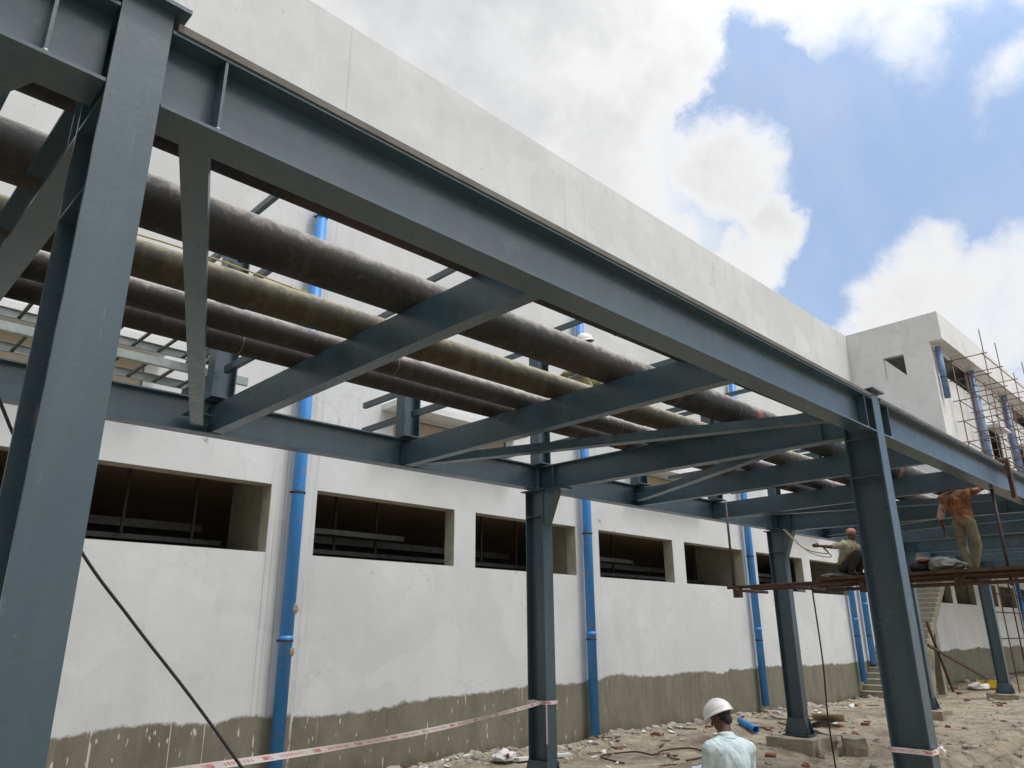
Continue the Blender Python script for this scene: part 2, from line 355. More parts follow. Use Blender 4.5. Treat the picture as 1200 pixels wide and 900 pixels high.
bm.faces.new(va); bm.faces.new(vb[::-1])
for i in range(3): bm.faces.new((va[i], va[(i+1)%3], vb[(i+1)%3], vb[i]))
obj('infill_wall', bm, M['wall2'], blk)
bm = NB(); bx(bm, X1-.004, 92, 9.88, 24, 14.274, 15.78); obj('roof', bm, M['wall2'], blk)
bm = NB(); bx(bm, X1+.3, 92, yF+.31, 24, 4.5, 4.8); bx(bm, X1+.3, 92, 15.5, 15.8, 4.81, 14.26); obj('floor', bm, M['inside'], blk)
for h in wins: obj('window_opening', lining(*h, yF, yF+.08), M['jamb'], blk)
for h in wins[1:2]+wins[3:]:
    bm = NB(); bx(bm, h[0]-.2, h[1]+.2, yF-.6, yF-.002, h[3]+.02, h[3]+.14); bx(bm, h[0]-.2, h[1]+.2, yF-.45, yF-.002, h[2]-.35, h[2]-.22); obj('sunshade', bm, M['wall2'], blk)

# ------------------------------------------------------------------ drain pipes
def drain(x, y, z0, z1, label, clamps, r=.132, grp='blue drain pipes on the facade', mat='blue'):
    t = thing('drain_pipe', label, 'drain pipe', (x, y, z0), grp)
    bm = NB(); hollow(bm, (x,y,z0), (x,y,z1), r, .012); obj('pipe', bm, M[mat], t)
    for zc in clamps:
        bm = NB(); hollow(bm, (x,y,zc-.022), (x,y,zc+.022), r+.014, .012); bx(bm, x-r-.04, x+r+.04, y+r*.35, y+r*.35+.02, zc-.02, zc+.02); obj('clamp', bm, M['clamp'], t)
    for zc in [z0+2.6+6*i for i in range(int((z1-z0-2)/6)+1)]:
        bm = NB(); hollow(bm, (x,y,zc-.06), (x,y,zc+.06), r+.008, .007); obj('socket', bm, M[mat], t)
    return t
yd = D-.22
drain(7.80, yd, -2.62, 9.9, 'blue drain pipe nearest the front left column, stained beside streaked plaster', (-.05, 2.9, 6.2, 9.5))
for zq, sq in ((.55, .10), (-.26, .085)):
    bm = NB(); bmesh.ops.create_icosphere(bm, subdivisions=3, radius=1)
    for v in bm.verts: v.co = Vector((7.88+v.co.x*sq*.7, yd-.115+v.co.y*.020, zq+v.co.z*sq))+noise.noise_vector(v.co*2+Vector((zq*5,0,0)))*.010
    q = [c for c in bpy.data.objects if c.name.startswith('pipe') and c.parent and c.parent.name == 'drain_pipe'][0]
    obj('mortar_splash', bm, M['conc'], q, True)
drain(17.22, yd, -2.55, 9.9, 'blue drain pipe just right of the middle rear column', (-.1, 2.85, 6.2))
drain(26.75, yd, -2.42, 9.9, 'blue drain pipe just left of the rear column on the big concrete block', (-.2, 2.8, 6.2))
drain(35.65, yd, -2.0, 12, 'left one of the two close blue drain pipes beside the concrete stair', (-.1, 2.0))
drain(37.0, yd, -1.3, 12, 'right one of the two close blue drain pipes beside the concrete stair', (-.1, 2.0))
drain(65.4, yd, -2.5, 4.4, 'far blue drain pipe on the ground floor wall beyond the stair', (0, 2.4))
drain(41.15, yF-.22, 11.3, 14.05, 'short blue pipe under the roof corner of the far block', (12.4,), .15, mat='blue2')
drain(46.75, yF-.22, 4.6, 14.1, 'tall blue pipe behind the scaffolding on the far block', (7, 10), .19, mat='blue2')
drain(53.6, yF-.22, 4.6, 14.1, 'blue pipe deeper in the scaffolding, beside the shaded windows', (7, 10), .19, mat='blue2')

# ------------------------------------------------------------------ steel frame
def dz(x): return .0085*(min(x, 26)-4)
FX = [-8.78, .82, 10.43, 20.03, 29.63, 39.23]
yF0, yR0 = 3.71, 9.87       # column centre lines
def base_parts(t, x, y, z, w=.25, d=.45):
    bm = NB(); bx(bm, x-w/2-.12, x+w/2+.12, y-d/2-.12, y+d/2+.12, z, z+.03); pb = obj('base_plate', bm, M['steel'], t)
    for sx in (-1, 1):
        bm = NB(); x0 = x+sx*(w/2+.002)
        vs = [(y-d/2-.1, z+.031), (y+d/2+.1, z+.031), (y+d/2+.1, z+.09), (y+d/2, z+.42), (y-d/2, z+.42), (y-d/2-.1, z+.09)]
        A = [bm.verts.new((x0, p, q)) for p, q in vs]; B = [bm.verts.new((x0+sx*.016, p, q)) for p, q in vs]
        bm.faces.new(A); bm.faces.new(B[::-1])
        for i in range(6): bm.faces.new((A[i], A[(i+1)%6], B[(i+1)%6], B[i]))
        obj('gusset', bm, M['steel'], t)
    for sx in (-1, 1):
        for sy in (-1, 1):
            bm = NB(); tube(bm, [(x+sx*(w/2+.07), y+sy*(d/2+.03), z+.03), (x+sx*(w/2+.07), y+sy*(d/2+.03), z+.1)], .016, 6); obj('anchor_bolt', bm, M['clamp'], pb)
ped = []
def column(x, y, zb, zt, label, rear):
    t = thing('steel_column', label, 'column', (x, y, zb), 'rear row steel columns' if rear else 'front row steel columns')
    bm = NB(); extr(bm, I_(.25, .45, .016, .022), (x, y, zb+.03), (x, y, zt), (0,1,0)); obj('shaft', bm, M['steel'], t)
    bm = NB(); bx(bm, x-.19, x+.19, y-.29, y+.29, zt+.001, zt+.026); obj('cap_plate', bm, M['steel'], t)
    zs = (2.14,) if rear else (2.5, 1.98)
    for zz in zs:
        bm = NB()
        for sx in (-1, 1):
            a, b = sorted((x+sx*.009, x+sx*.123)); bx(bm, a, b, y-.202, y+.202, zz, zz+.016)
        obj('stiffener', bm, M['steel'], t)
    if rear:
        bm = NB()                                           # haunch under the main cross beam
        vs = [(y-.226, 1.95), (y-.52, zt-.02), (y-.226, zt-.02)]
        A = [bm.verts.new((x-.1, p, q)) for p, q in vs]; B = [bm.verts.new((x+.1, p, q)) for p, q in vs]
        bm.faces.new(A); bm.faces.new(B[::-1])
        for i in range(3): bm.faces.new((A[i], A[(i+1)%3], B[(i+1)%3], B[i]))
        obj('haunch', bm, M['steel'], t)
    base_parts(t, x, y, zb)
    return t
FL = {1: 'nearest front column, close at the left of the scene', 2: 'front column with a loop of barrier tape round its foot', 3: 'front column beyond the hanging platform', 4:'far front column', 5:'farthest front column'}
RL = {1: 'rear column left of the nearest front column', 2: 'middle rear column with the long red and white tape tied round it', 3: 'rear column standing on a big rough concrete block', 4: 'rear column hidden behind the taped front column', 5: 'far rear column with flared foot beside the yellow sheet'}
for i in (1, 2, 3, 4): column(FX[i], yF0, -2.45 if i != 1 else -2.0, 3.14, 'blue grey steel '+FL[i], False)
for i in (1, 2, 3, 4, 5): column(FX[i], yR0, -2.45, 2.572+dz(FX[i])-.004, 'blue grey steel '+RL[i], True)
def block(x, y, z0, z1, sx, sy, name, label, cat, grp, mat=None, seed=0, rot=0):
    bm = NB(); bmesh.ops.create_cube(bm, size=1); bmesh.ops.subdivide_edges(bm, edges=bm.edges[:], cuts=5, use_grid_fill=True)
    for v in bm.verts:
        c = v.co.copy(); k = 1
        q = Vector((c.x*sx, c.y*sy, c.z*(z1-z0)))
        e = sum(abs(abs(a)-.5) < 1e-4 for a in c)
        q *= 1-.012*max(0, e-1)
        n = noise.noise_vector((c.x*3+seed, c.y*3, c.z*3+seed*.3))*.035*min(1, sx)
        q += n
        if rot: q = Matrix.Rotation(rot, 3, 'Z') @ q
        v.co = q+Vector((x, y, (z0+z1)/2))
    return tag(obj(name, bm, mat or M['conc'], None, False), label, cat, grp)
PG = 'concrete footings under the columns'
block(20.0, 9.85, -3.2, -2.47, 1.35, 1.25, 'concrete_footing', 'big rough concrete footing with trailing white cloth under a rear column', 'footing', PG, seed=1)
block(39.2, 9.85, -2.9, -2.47, 1.3, 1.2, 'concrete_footing', 'far low concrete footing under the flared column foot', 'footing', PG, seed=2)
block(10.43, 9.87, -2.95, -2.47, 1.2, 1.2, 'concrete_footing', 'concrete footing under the taped middle rear column', 'footing', PG, seed=3)
block(10.43, 3.71, -2.95, -2.47, 1.2, 1.2, 'concrete_footing', 'concrete footing under the taped front column', 'footing', PG, seed=4)
block(.82, 3.71, -2.6, -2.02, .9, .9, 'concrete_footing', 'concrete footing under the nearest front column', 'footing', PG, seed=5)
for i, s in ((4, 'concrete footing under the hidden rear column'), (1, 'concrete footing under the leftmost rear column')): block(FX[i], 9.87, -2.95, -2.47, 1.2, 1.2, 'concrete_footing', s, 'footing', PG, seed=6+i)
for i, s in ((3, 'concrete footing under the front column past the platform'), (4, 'concrete footing under the far front column')): block(FX[i], 3.71, -2.95, -2.47, 1.2, 1.2, 'concrete_footing', s, 'footing', PG, seed=12+i)

zb, zt = 2.56, 3.045
def stiff(t, xs, y, w, z0, z1):
    for x in xs:
        bm = NB()
        for s in (-1, 1):
            a, b = sorted((y+s*.009, y+s*(w/2-.004))); bx(bm, x-.008, x+.008, a, b, z0+.022, z1-.022)
        sb = obj('stiffener', bm, M['steel'], t)
        bm = NB(); bmesh.ops.create_icosphere(bm, subdivisions=2, radius=1)
        for v in bm.verts: v.co = Vector((x+v.co.x*.016, y-w/2+.014+v.co.y*.014, z0+.026+v.co.z*.014))
        obj('weld_bead', bm, M['galv'], sb, True)
FB = ['front edge beam running out of view left of the nearest column', 'big front edge beam from nearest to taped column', 'front edge beam over the standing worker, right of the taped column', 'far front edge beam near the scaffolding', 'farthest front edge beam']
for i in range(5):
    a, b = FX[i]+.13, FX[i+1]-.13
    if i == 0: a = FX[0]
    yb = yF0-.10
    t = thing('edge_beam', 'steel '+FB[i], 'beam', ((a+b)/2, yb, zb), 'front edge beams')
    bm = NB(); extr(bm, I_(.25, zt-zb), (a, yb, (zb+zt)/2), (b, yb, (zb+zt)/2)); obj('girder', bm, M['steel'], t)
    bm = NB(); bx(bm, a+.02, b-.02, yb-.137, yb+.137, zt+.002, zt+.05); obj('top_plate', bm, M['dusty'], t)
    stiff(t, (a+.30, b-.26), yb, .25, zb, zt)
RB = ['rear edge beam left of the nearest column, below the cable tray', 'rear edge beam between the nearest column and the middle rear column', 'rear edge beam right of the middle rear column', 'rear edge beam beyond the hanging platform', 'farthest rear edge beam']
for i in range(5):
    a, b = FX[i]+.002, FX[i+1]-.002; z0, z1 = 2.605, 3.07
    t = thing('edge_beam', 'blue grey steel '+RB[i], 'beam', ((a+b)/2, yR0, z0), 'rear edge beams')
    bm = NB(); extr(bm, I_(.22, z1-z0), (a, yR0, (z0+z1)/2+dz(a)), (b, yR0, (z0+z1)/2+dz(b))); obj('girder', bm, M['steel'], t)
    for xq in (a+.12, b-.12, a+3.2, a+6.4): stiff(t, (xq,), yR0, .22, z0+dz(xq), z1+dz(xq))
ya, ye = yF0+.03, yR0-.02
def xbeam(x, main, label):
    t = thing('cross_beam', label, 'beam', (x, (ya+ye)/2, 2.6), 'main cross beams at the columns' if main else 'intermediate cross beams')
    q = dz(x); bm = NB()
    if main:
        extr(bm, I_(.2, .47), (x, yF0+.23, 2.80), (x, ye-.02, 2.80+q)); obj('girder', bm, M['steel'], t)
        for yy in (yF0+.55, ye-.45):
            bm = NB(); qq = q if yy > 6 else 0.; bx(bm, x-.095, x-.009, yy-.007, yy+.007, 2.59+qq, 3.01+qq); bx(bm, x+.009, x+.095, yy-.007, yy+.007, 2.59+qq, 3.01+qq); obj('stiffener', bm, M['steel'], t)
        bm = NB(); bx(bm, x-.13, x+.13, ye-.75, ye-.3, 2.535+q, 2.562+q); obj('seat_plate', bm, M['steel'], t)
    else:
        extr(bm, C_(.15, .385), (x, ya, 2.81+q), (x, ye, 2.81+q)); obj('channel', bm, M['steel'], t)
        bm = NB(); bx(bm, x-.086, x-.0765, ye-.2, ye-.01, 2.64+q, 2.98+q); obj('end_cleat', bm, M['steel'], t)
    return t
XL = {-5.58:'cross beam far left out of view', -2.38:'cross beam at the left edge, behind the nearest column', 4.02: 'nearest full cross beam under the four pipes, first right of the nearest column', 7.22: 'second cross beam right of the nearest column, a worker perched just past it',
 13.62: 'first cross beam past the taped column', 16.82: 'second cross beam past the taped column, over the platform', 23.22: 'cross beam behind the standing worker', 26.42: 'next cross beam further back behind the standing worker', 32.82: 'far cross beam low in the rack', 36.02: 'farthest cross beam of the rack'}
for x, l in XL.items(): xbeam(x, False, 'steel channel '+l)
for i, l in ((1, 'deep cross beam running back from the nearest column'), (2, 'deep cross beam joining the taped column to the middle rear column'), (3, 'deep cross beam over the column on the concrete block'), (4, 'far deep cross beam'), (5, 'farthest deep cross beam')):
    xbeam(FX[i], True, 'blue grey steel '+l)
def brace(p, q, label):
    p = (p[0], p[1], p[2]+dz(p[0])); q = (q[0], q[1], q[2]+dz(q[0]))
    t = thing('plan_brace', label, 'brace', ((p[0]+q[0])/2, (p[1]+q[1])/2, p[2]), 'horizontal diagonal braces')
    bm = NB(); extr(bm, B_(.16, .13), p, q); obj('strut', bm, M['steel'], t)
    p, q = Vector(p), Vector(q)
    bm = NB(); bx(bm, q.x-.17, q.x+.17, q.y-.14, q.y+.1, q.z+.068, q.z+.08); obj('gusset', bm, M['steel'], t)
zz = 2.72
brace((1.22, 3.75, zz), (3.72, 9.68, zz), 'steel diagonal brace right of the nearest column, crossing the pipes steeply')
brace((9.93, 3.75, zz), (7.45, 9.68, zz), 'long dark diagonal brace meeting the top of the taped column')
brace((10.72, 4.35, zz+.03), (13.4, 9.68, zz+.03), 'short looking diagonal brace just past the taped column')
brace((19.5, 3.9, zz), (17.0, 9.68, zz), 'diagonal brace above the hanging platform')
brace((20.6, 3.9, zz), (23.0, 9.68, zz), 'diagonal brace past the column on the concrete block')
brace((.4, 3.75, zz), (-2.1, 9.68, zz), 'diagonal brace left of the nearest column')

# bracket posts along the rear beam
def post(x, label):
    t = thing('bracket_post', label, 'post', (x, yR0-.05, 3.07), 'bracket posts on the rear beam')
    y = yR0-.08; q_ = dz(x)
    bm = NB(); extr(bm, I_(.24, .32, .014, .018), (x, y, 3.095+q_), (x, y, 5.98), (1,0,0)); obj('upright', bm, M['steel'], t)
    bm = NB(); bx(bm, x-.19, x+.19, y-.2, y+.2, 3.072+q_, 3.094+q_); obj('base_plate', bm, M['steel'], t)
    for z, y0, y1 in ((3.5, 11.12, y), (3.97, 11.12, y), (3.5, y, 8.5), (4.68, y, 8.4), (4.68, y, 11.1), (5.83, 8.25, y), (5.6, y, 11.1), (5.2, y, 8.6)):
        a, b = sorted((y0, y1)); 
        if abs(a-y) < .01: a = y+.121
        else: b = y-.121
        bm = NB(); extr(bm, [(p, q) for p, q in C_(.07, .10, .008)], (x, a, z), (x, b, z)); obj('arm', bm, M['steel'], t)
    return t
PL = {-2.38: 'at the left edge behind the nearest column', .82: 'behind the nearest column', 4.02: 'holding the cut end of the cable trays', 7.22: 'over the second cross beam, with bare arms',
 10.43: 'over the middle rear column', 13.62: 'first right of the middle rear column', 16.82: 'second right of the middle rear column', 20.03: 'over the column on the concrete block', 23.22: 'farther back past the hanging platform', 26.42: 'farthest back in the rack'}
for x, l in PL.items(): post(x, 'blue grey steel bracket post '+l)

# cable trays
def tray(z, label):
    t = thing('cable_tray', label, 'cable tray', (0, 10.7, z), 'galvanised cable trays')
    x0, x1 = -6, 4.62
    for y, s in ((11.1, 1), (10.28, -1)):
        bm = NB(); bx(bm, x0, x1, y-.004, y+.004, z-.002, z+.11); a, b = sorted((y, y-s*.045)); bx(bm, x0, x1, a, b, z-.008, z-.003); bx(bm, x0, x1, a, b, z+.112, z+.116); obj('side_rail', bm, M['galv'], t)
    x = x0+.2
    while x < x1:
        bm = NB(); bx(bm, x-.022, x+.022, 10.284, 11.096, z+.02, z+.028)
        bx(bm, x-.022, x-.017, 10.284, 11.096, z+.001, z+.019); bx(bm, x+.017, x+.022, 10.284, 11.096, z+.001, z+.019)
        for i in range(7): bx(bm, x-.016, x+.016, 10.36+i*.1, 10.40+i*.1, z+.002, z+.008)
        obj('rung', bm, M['rung'], t); x += .36
tray(3.562, 'galvanised ladder cable tray on the lower bracket arms, just above the rear beam')
tray(4.032, 'galvanised ladder cable tray on the upper bracket arms, ending in open air')

# overhead pipes
def big_pipe(y, z, r, mat, x0, x1, label, seams):
    t = thing('steel_pipe', label, 'pipe', ((x0+x1)/2, y, z-r), 'large pipes lying on the cross beams')
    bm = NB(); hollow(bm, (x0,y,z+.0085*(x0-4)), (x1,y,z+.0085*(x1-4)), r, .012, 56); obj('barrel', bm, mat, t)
    for s in seams:
        bm = NB(); zs_ = z+.0085*(s-4); tube(bm, [(s-.012,y,zs_),(s,y,zs_),(s+.012,y,zs_)], [r-.002, r+.005, r-.002], 48, False); obj('weld_seam', bm, M['weld'], t)
    return t
zc = 3.003
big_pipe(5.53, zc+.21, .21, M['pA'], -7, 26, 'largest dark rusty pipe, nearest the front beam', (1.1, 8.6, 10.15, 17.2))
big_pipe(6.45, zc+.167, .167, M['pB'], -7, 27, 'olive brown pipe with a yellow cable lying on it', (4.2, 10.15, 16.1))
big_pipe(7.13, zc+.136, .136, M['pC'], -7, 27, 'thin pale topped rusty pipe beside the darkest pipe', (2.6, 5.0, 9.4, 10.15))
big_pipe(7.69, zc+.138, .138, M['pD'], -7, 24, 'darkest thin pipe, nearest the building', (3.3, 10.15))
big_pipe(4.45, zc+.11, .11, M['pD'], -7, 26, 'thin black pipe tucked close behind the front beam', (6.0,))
pts = [(-5+i*.25, 6.52+.045*math.sin(i*.35)+.03*noise.noise((i*.3,0,0)), zc+.344+.0085*(-5+i*.25-4)+.015*math.sin(i*.5)+.07*max(0, min(1, (6-(-5+i*.25))/4))) for i in range(50)]
bm = NB(); tube(bm, pts, .008, 6); tag(obj('cable', bm, M['yellow']), 'thin yellow cable lying along the olive pipe', 'cable')

# ------------------------------------------------------------------ hanging platform
pl = thing('hanging_platform', 'rusty hanging work platform of planks and tubes slung under the frame', 'platform', (16.7, 6, 1.0))
def T(name, a, b, r, mat, par, n=8): bm = NB(); tube(bm, [a, b], r, n); return obj(name, bm, mat, par)
for x in (16.15, 17.25): T('ledger', (x, 2.2, 1.03), (x, 9.3, 1.03), .038, M['rust'], pl)
T('ledger', (16.12, 2.2, .87), (16.12, 6.9, .87), .034, M['rust'], pl)
for y in (2.9, 4.45, 6.2, 7.6, 9.0): T('transom', (15.95, y, .955), (17.45, y, .955), .034, M['rust'], pl)
for i, (x0, x1, y0, y1) in enumerate(((15.95,16.24,2.5,7.1),(16.27,16.56,2.3,6.95),(16.59,16.88,2.6,7.2),(16.91,17.2,2.4,7.0),(17.22,17.5,2.5,7.1))):
    bm = NB(); bx(bm, x0, x1, y0, y1, 1.072+.004*(i%2), 1.125+.006*(i%3)); obj('plank', bm, M['wood'], pl)
for x, y, top in ((16.15, 3.62, 2.55), (16.12, 9.12, 3.0)): T('hanger_rod', (x, y, .8), (x, y, top), .028, M['clamp'], pl)
for x in (16.9,):
    bm = NB(); bx(bm, x-.06, x+.06, 3.40, 3.47, 2.45, 3.13); bx(bm, x-.06, x+.06, 3.40, 3.8, 3.131, 3.19); obj('beam_hook', bm, M['rust'], pl)
for y in (4.45, 6.2, 9.05):
    bm = NB(); bx(bm, 16.06, 16.24, y-.07, y+.07, .80, 1.07); obj('coupler', bm, M['rust'], pl)
g = 'things left on the hanging platform'
t = thing('tool_bag', 'dark tool bag with a red flap on the hanging platform', 'bag', (16.4, 5.15, 1.14), g)
bm = NB(); bmesh.ops.create_icosphere(bm, subdivisions=3, radius=1)
for v in bm.verts: v.co = Vector((16.6+v.co.x*.2, 5.2+v.co.y*.26, 1.25+max(-.12, v.co.z*.14))) + noise.noise_vector(v.co*2)*.03
obj('body', bm, M['dark'], t, True)
bm = NB(); bmesh.ops.create_icosphere(bm, subdivisions=3, radius=1)
for v in bm.verts: v.co = Vector((16.5+v.co.x*.12, 5.1+v.co.y*.14, 1.36+v.co.z*.04)) + noise.noise_vector(v.co*2)*.02
obj('flap', bm, M['red'], t, True)
bm = NB(); bmesh.ops.create_icosphere(bm, subdivisions=4, radius=1)
for v in bm.verts: v.co = Vector((16.5+v.co.x*.22, 4.7+v.co.y*.34, 1.25+max(-.11, v.co.z*.14*(1+.6*v.co.y)))) + noise.noise_vector(v.co*2.5)*.06
tag(obj('canvas_sheet', bm, M['canvas'], None, True), 'crumpled grey canvas by the standing worker on the hanging platform', 'canvas', g)
bm = NB(); bmesh.ops.create_icosphere(bm, subdivisions=4, radius=1)
for v in bm.verts: v.co = Vector((16.3+v.co.x*.15, 6.85+v.co.y*.3, 1.16+max(-.02, v.co.z*.05))) + noise.noise_vector(v.co*3)*.025
tag(obj('cloth', bm, M['canvas'], None, True), 'flat grey cloth behind the squatting worker on the hanging platform', 'cloth', g)

def cable(name, pts, r, mat, label, cat='cable', grp=None, sub=10):
    # Catmull-Rom
    P_ = [Vector(p) for p in pts]; P_ = [P_[0]*2-P_[1]]+P_+[P_[-1]*2-P_[-2]]; out = []
    for i in range(1, len(P_)-2):
        for k in range(sub):
            t = k/sub; a, b, c, d = P_[i-1:i+3]
            out.append(.5*((2*b)+(c-a)*t+(2*a-5*b+4*c-d)*t*t+(3*b-a-3*c+d)*t**3))
    out.append(P_[-2]); bm = NB(); tube(bm, out, r, 6)
    return tag(obj(name, bm, mat), label, cat, grp)
cable('welding_cable', [(19.8,9.55,2.72),(18.6,8.5,2.05),(17.4,7.4,1.74),(16.35,7.03,1.80)], .013, M['rope'], 'upper tan cable drooping from the beam to the squatting worker\'s hand', grp='cables held by the squatting worker')
cable('welding_cable', [(19.8,9.5,2.72),(18.5,8.35,1.95),(17.2,7.25,1.64),(16.37,7.04,1.77)], .011, M['rope'], 'lower slacker tan cable reaching the squatting worker\'s hand', grp='cables held by the squatting worker')
cable('hanging_cable', [(16.25,7.35,1.06),(16.27,7.33,-.5),(16.24,7.36,-1.6),(16.26,7.34,-2.75)], .016, M['dark'], 'thin dark cable hanging straight from the platform to the ground')
cable('stay_rope', [(-.25,3.78,2.55),(.68,4.3,1.12),(.80,4.3,.93),(1.17,4.3,.41),(1.48,4.3,.06),(2.12,4.3,-.65),(3.7,4.3,-2.55)], .0085, M['dark'], 'dark stay rope slanting down behind the nearest column to the ground', 'rope')

# ------------------------------------------------------------------ barrier tape
def ribbon(pts, w, name, par=None, twist=None):
    bm = NB(); uv = bm.loops.layers.uv.new('UVMap'); L = 0; prev = None; rows = []
    for i, p in enumerate(pts):
        p = Vector(p); 
        if prev is not None: L += (p-prev).length
        a = 0 if twist is None else twist(i)
        d = (Vector(pts[min(i+1,len(pts)-1)])-Vector(pts[max(i-1,0)])).normalized(); s = d.cross(Vector((0,0,1))).normalized()
        u = Vector((0,0,1))*math.cos(a)+s*math.sin(a)
        rows.append((bm.verts.new(p-u*w/2), bm.verts.new(p+u*w/2), L)); prev = p
    for (a, b, l0), (c, d, l1) in zip(rows, rows[1:]):
        f = bm.faces.new((a, c, d, b)); f.smooth = True
        for lp, q in zip(f.loops, ((l0,0),(l1,0),(l1,1),(l0,1))): lp[uv].uv = q
    return bm
P0, P1 = Vector((1.61, 6.10, -.93)), Vector((10.29, 9.74, -1.10))
tp = thing('barrier_tape', 'red and white barrier tape stretched low across the view to the middle rear column', 'tape', P1)
n = 90
bm = ribbon([P0.lerp(P1, i/n)-Vector((0,0,.10*math.sin(math.pi*i/n))) for i in range(n+1)], .06, 'tape', None, lambda i: .35*math.sin(i*.21)+.5*max(0,(i-n*.35)/n))
obj('ribbon', bm, M['tape'], tp)
def ring(x, y, z, w, d, h, par, seed=0):
    q = [(x-w/2, y-d/2), (x+w/2, y-d/2), (x+w/2, y+d/2), (x-w/2, y+d/2), (x-w/2, y-d/2)]; pts = []
    for a, b in zip(q, q[1:]):
        for k in range(8):
            t = k/8; px = a[0]+(b[0]-a[0])*t; py = a[1]+(b[1]-a[1])*t
            pts.append((px, py, z+.018*noise.noise((px*7+seed, py*7, 0))))
    pts.append(pts[0])
    return obj('loop', ribbon(pts, h, 'loop', None, lambda i: .5*noise.noise((i*.4+seed, 0, 0))), M['tape'], par)
ring(10.43, 9.87, -1.10, .29, .49, .06, tp)
bm = ribbon([(10.29, 9.62, -1.12), (10.28, 9.60, -1.3), (10.29, 9.61, -1.5), (10.27, 9.6, -1.75)], .03, 'tail'); 
bm.free(); bm = NB()
bx(bm, 10.272, 10.276, 9.60, 9.635, -1.75, -1.13); obj('tail', bm, M['tape'], tp)
t2 = thing('barrier_tape', 'short crumpled loop of barrier tape round the front column near the crouched ground', 'tape', (10.43, 3.71, -1.32))
t2['label'] = 'short crumpled loop of red and white tape round the front column'
ring(10.43, 3.71, -1.33, .29, .49, .06, t2, 5); bm = NB(); bmesh.ops.create_icosphere(bm, subdivisions=2, radius=.05)
for v in bm.verts: v.co = Vector((10.56, 3.46, -1.33))+v.co*(1+.6*noise.noise(v.co*30))
obj('knot', bm, M['tape'], t2)

# ------------------------------------------------------------------ stair
st = thing('concrete_stair', 'bare concrete stair climbing along the wall behind the taped front column', 'stair', (35.65, 13.4, -H))
x, z, go, ri, y0, y1 = 35.65, -2.60, .30, .235, 12.35, 14.53
for i in range(22):
    bm = NB(); xa = x+go*i; za = z+ri*i
    bx(bm, xa, xa+go+.02, y0, y1, za-.10 if i > 10 else max(-3.0, za-.6), za+ri-.036); obj('step', bm, M['conc2'], st)
    bm = NB(); bx(bm, xa-.025, xa+go-.03, y0-.01, y1-.002, za+ri-.035, za+ri); obj('tread', bm, M['nose'], st)
bm = NB()                                                # sloping slab under the upper flight
def prism_y(bm, pts, ya, yb):
    A = [bm.verts.new((p, ya, q)) for p, q in pts]; B = [bm.verts.new((p, yb, q)) for p, q in pts]
    bm.faces.new(A); bm.faces.new(B[::-1])
    for i in range(len(pts)): bm.faces.new((A[i], A[(i+1)%len(pts)], B[(i+1)%len(pts)], B[i]))
prism_y(bm, [(38.9, -.25), (42.3, 2.42), (42.3, 2.12), (38.9, -.55)], y0+.03, y1-.01); obj('soffit', bm, M['conc2'], st)
bm = NB(); prism_y(bm, [(36.4, -2.9), (36.4, -2.1), (39.0, -.06), (39.0, -.6), (38.1, -2.9)], y0-.04, y0-.005); obj('side_wall', bm, M['conc2'], st)
bm = NB(); bx(bm, 42.26, 44.8, 12.36, 14.53, 2.35, 2.58); obj('landing', bm, M['conc2'], st)
bm = NB(); bx(bm, 39.9, 40.3, y0+.1, y0+.4, -2.9, .35); obj('pier', bm, M['conc2'], st)
for a, b, l in (((37.6,12.0,.5),(39.85,12.1,-2.5),'steep timber prop leaning under the concrete stair'), ((37.3,12.0,-.5),(45.6,12.15,-2.2),'long low timber prop lying away from the concrete stair')):
    bm = NB(); extr(bm, B_(.1,.1), a, b); tag(obj('timber_prop', bm, M['wood']), l, 'prop', 'timber props by the stair')

# ------------------------------------------------------------------ scaffolding
sc = thing('scaffolding', 'tall tube scaffolding in front of the far white block', 'scaffolding', (52, 9.6, -H))
zs = [3.65+1.1*i for i in range(10)]
xsS = [42.5+3.0*i for i in range(6)]
for i, x in enumerate(xsS):
    for y, zt_ in ((8.6, (14.9, 15.0, 14.0, 15.4, 14.1, 14.0)[i]), (10.12, 13.75+.2*random.random())):
        T('standard', (x, y, -2.75), (x+.05*random.random(), y, zt_), .028, M['tubeg'], sc, 6)
for z in zs:
    for y in (8.65, 10.07): T('ledger', (xsS[0]-.25, y, z), (xsS[-1]+.5, y, z+.03), .026, M['tubeg'], sc, 6)
    for x in xsS: T('transom', (x+.05, 8.45, z+.06), (x+.05, 10.42, z+.06), .026, M['tubeg'], sc, 6)
for i in range(2): T('brace', (xsS[2*i+1], 8.56, zs[2*i]), (xsS[2*i+2], 8.56, zs[2*i+3]), .026, M['tubeg'], sc, 6)
s2 = thing('scaffolding', 'low thin tube frame standing against the far ground floor wall', 'scaffolding', (60, 14, -H))
for x in (56.6, 61.5, 66): T('standard', (x, 14.0, -2.7), (x, 14.0, 3.2), .045, M['rust'], s2, 6)
for z in (-.36, 1.25, 2.4): T('ledger', (55, 13.96, z), (70, 13.96, z), .04, M['rust'], s2, 6)
T('ledger', (54, 13.5, -2.35), (80, 13.5, -2.4), .05, M['rust'], s2, 6)

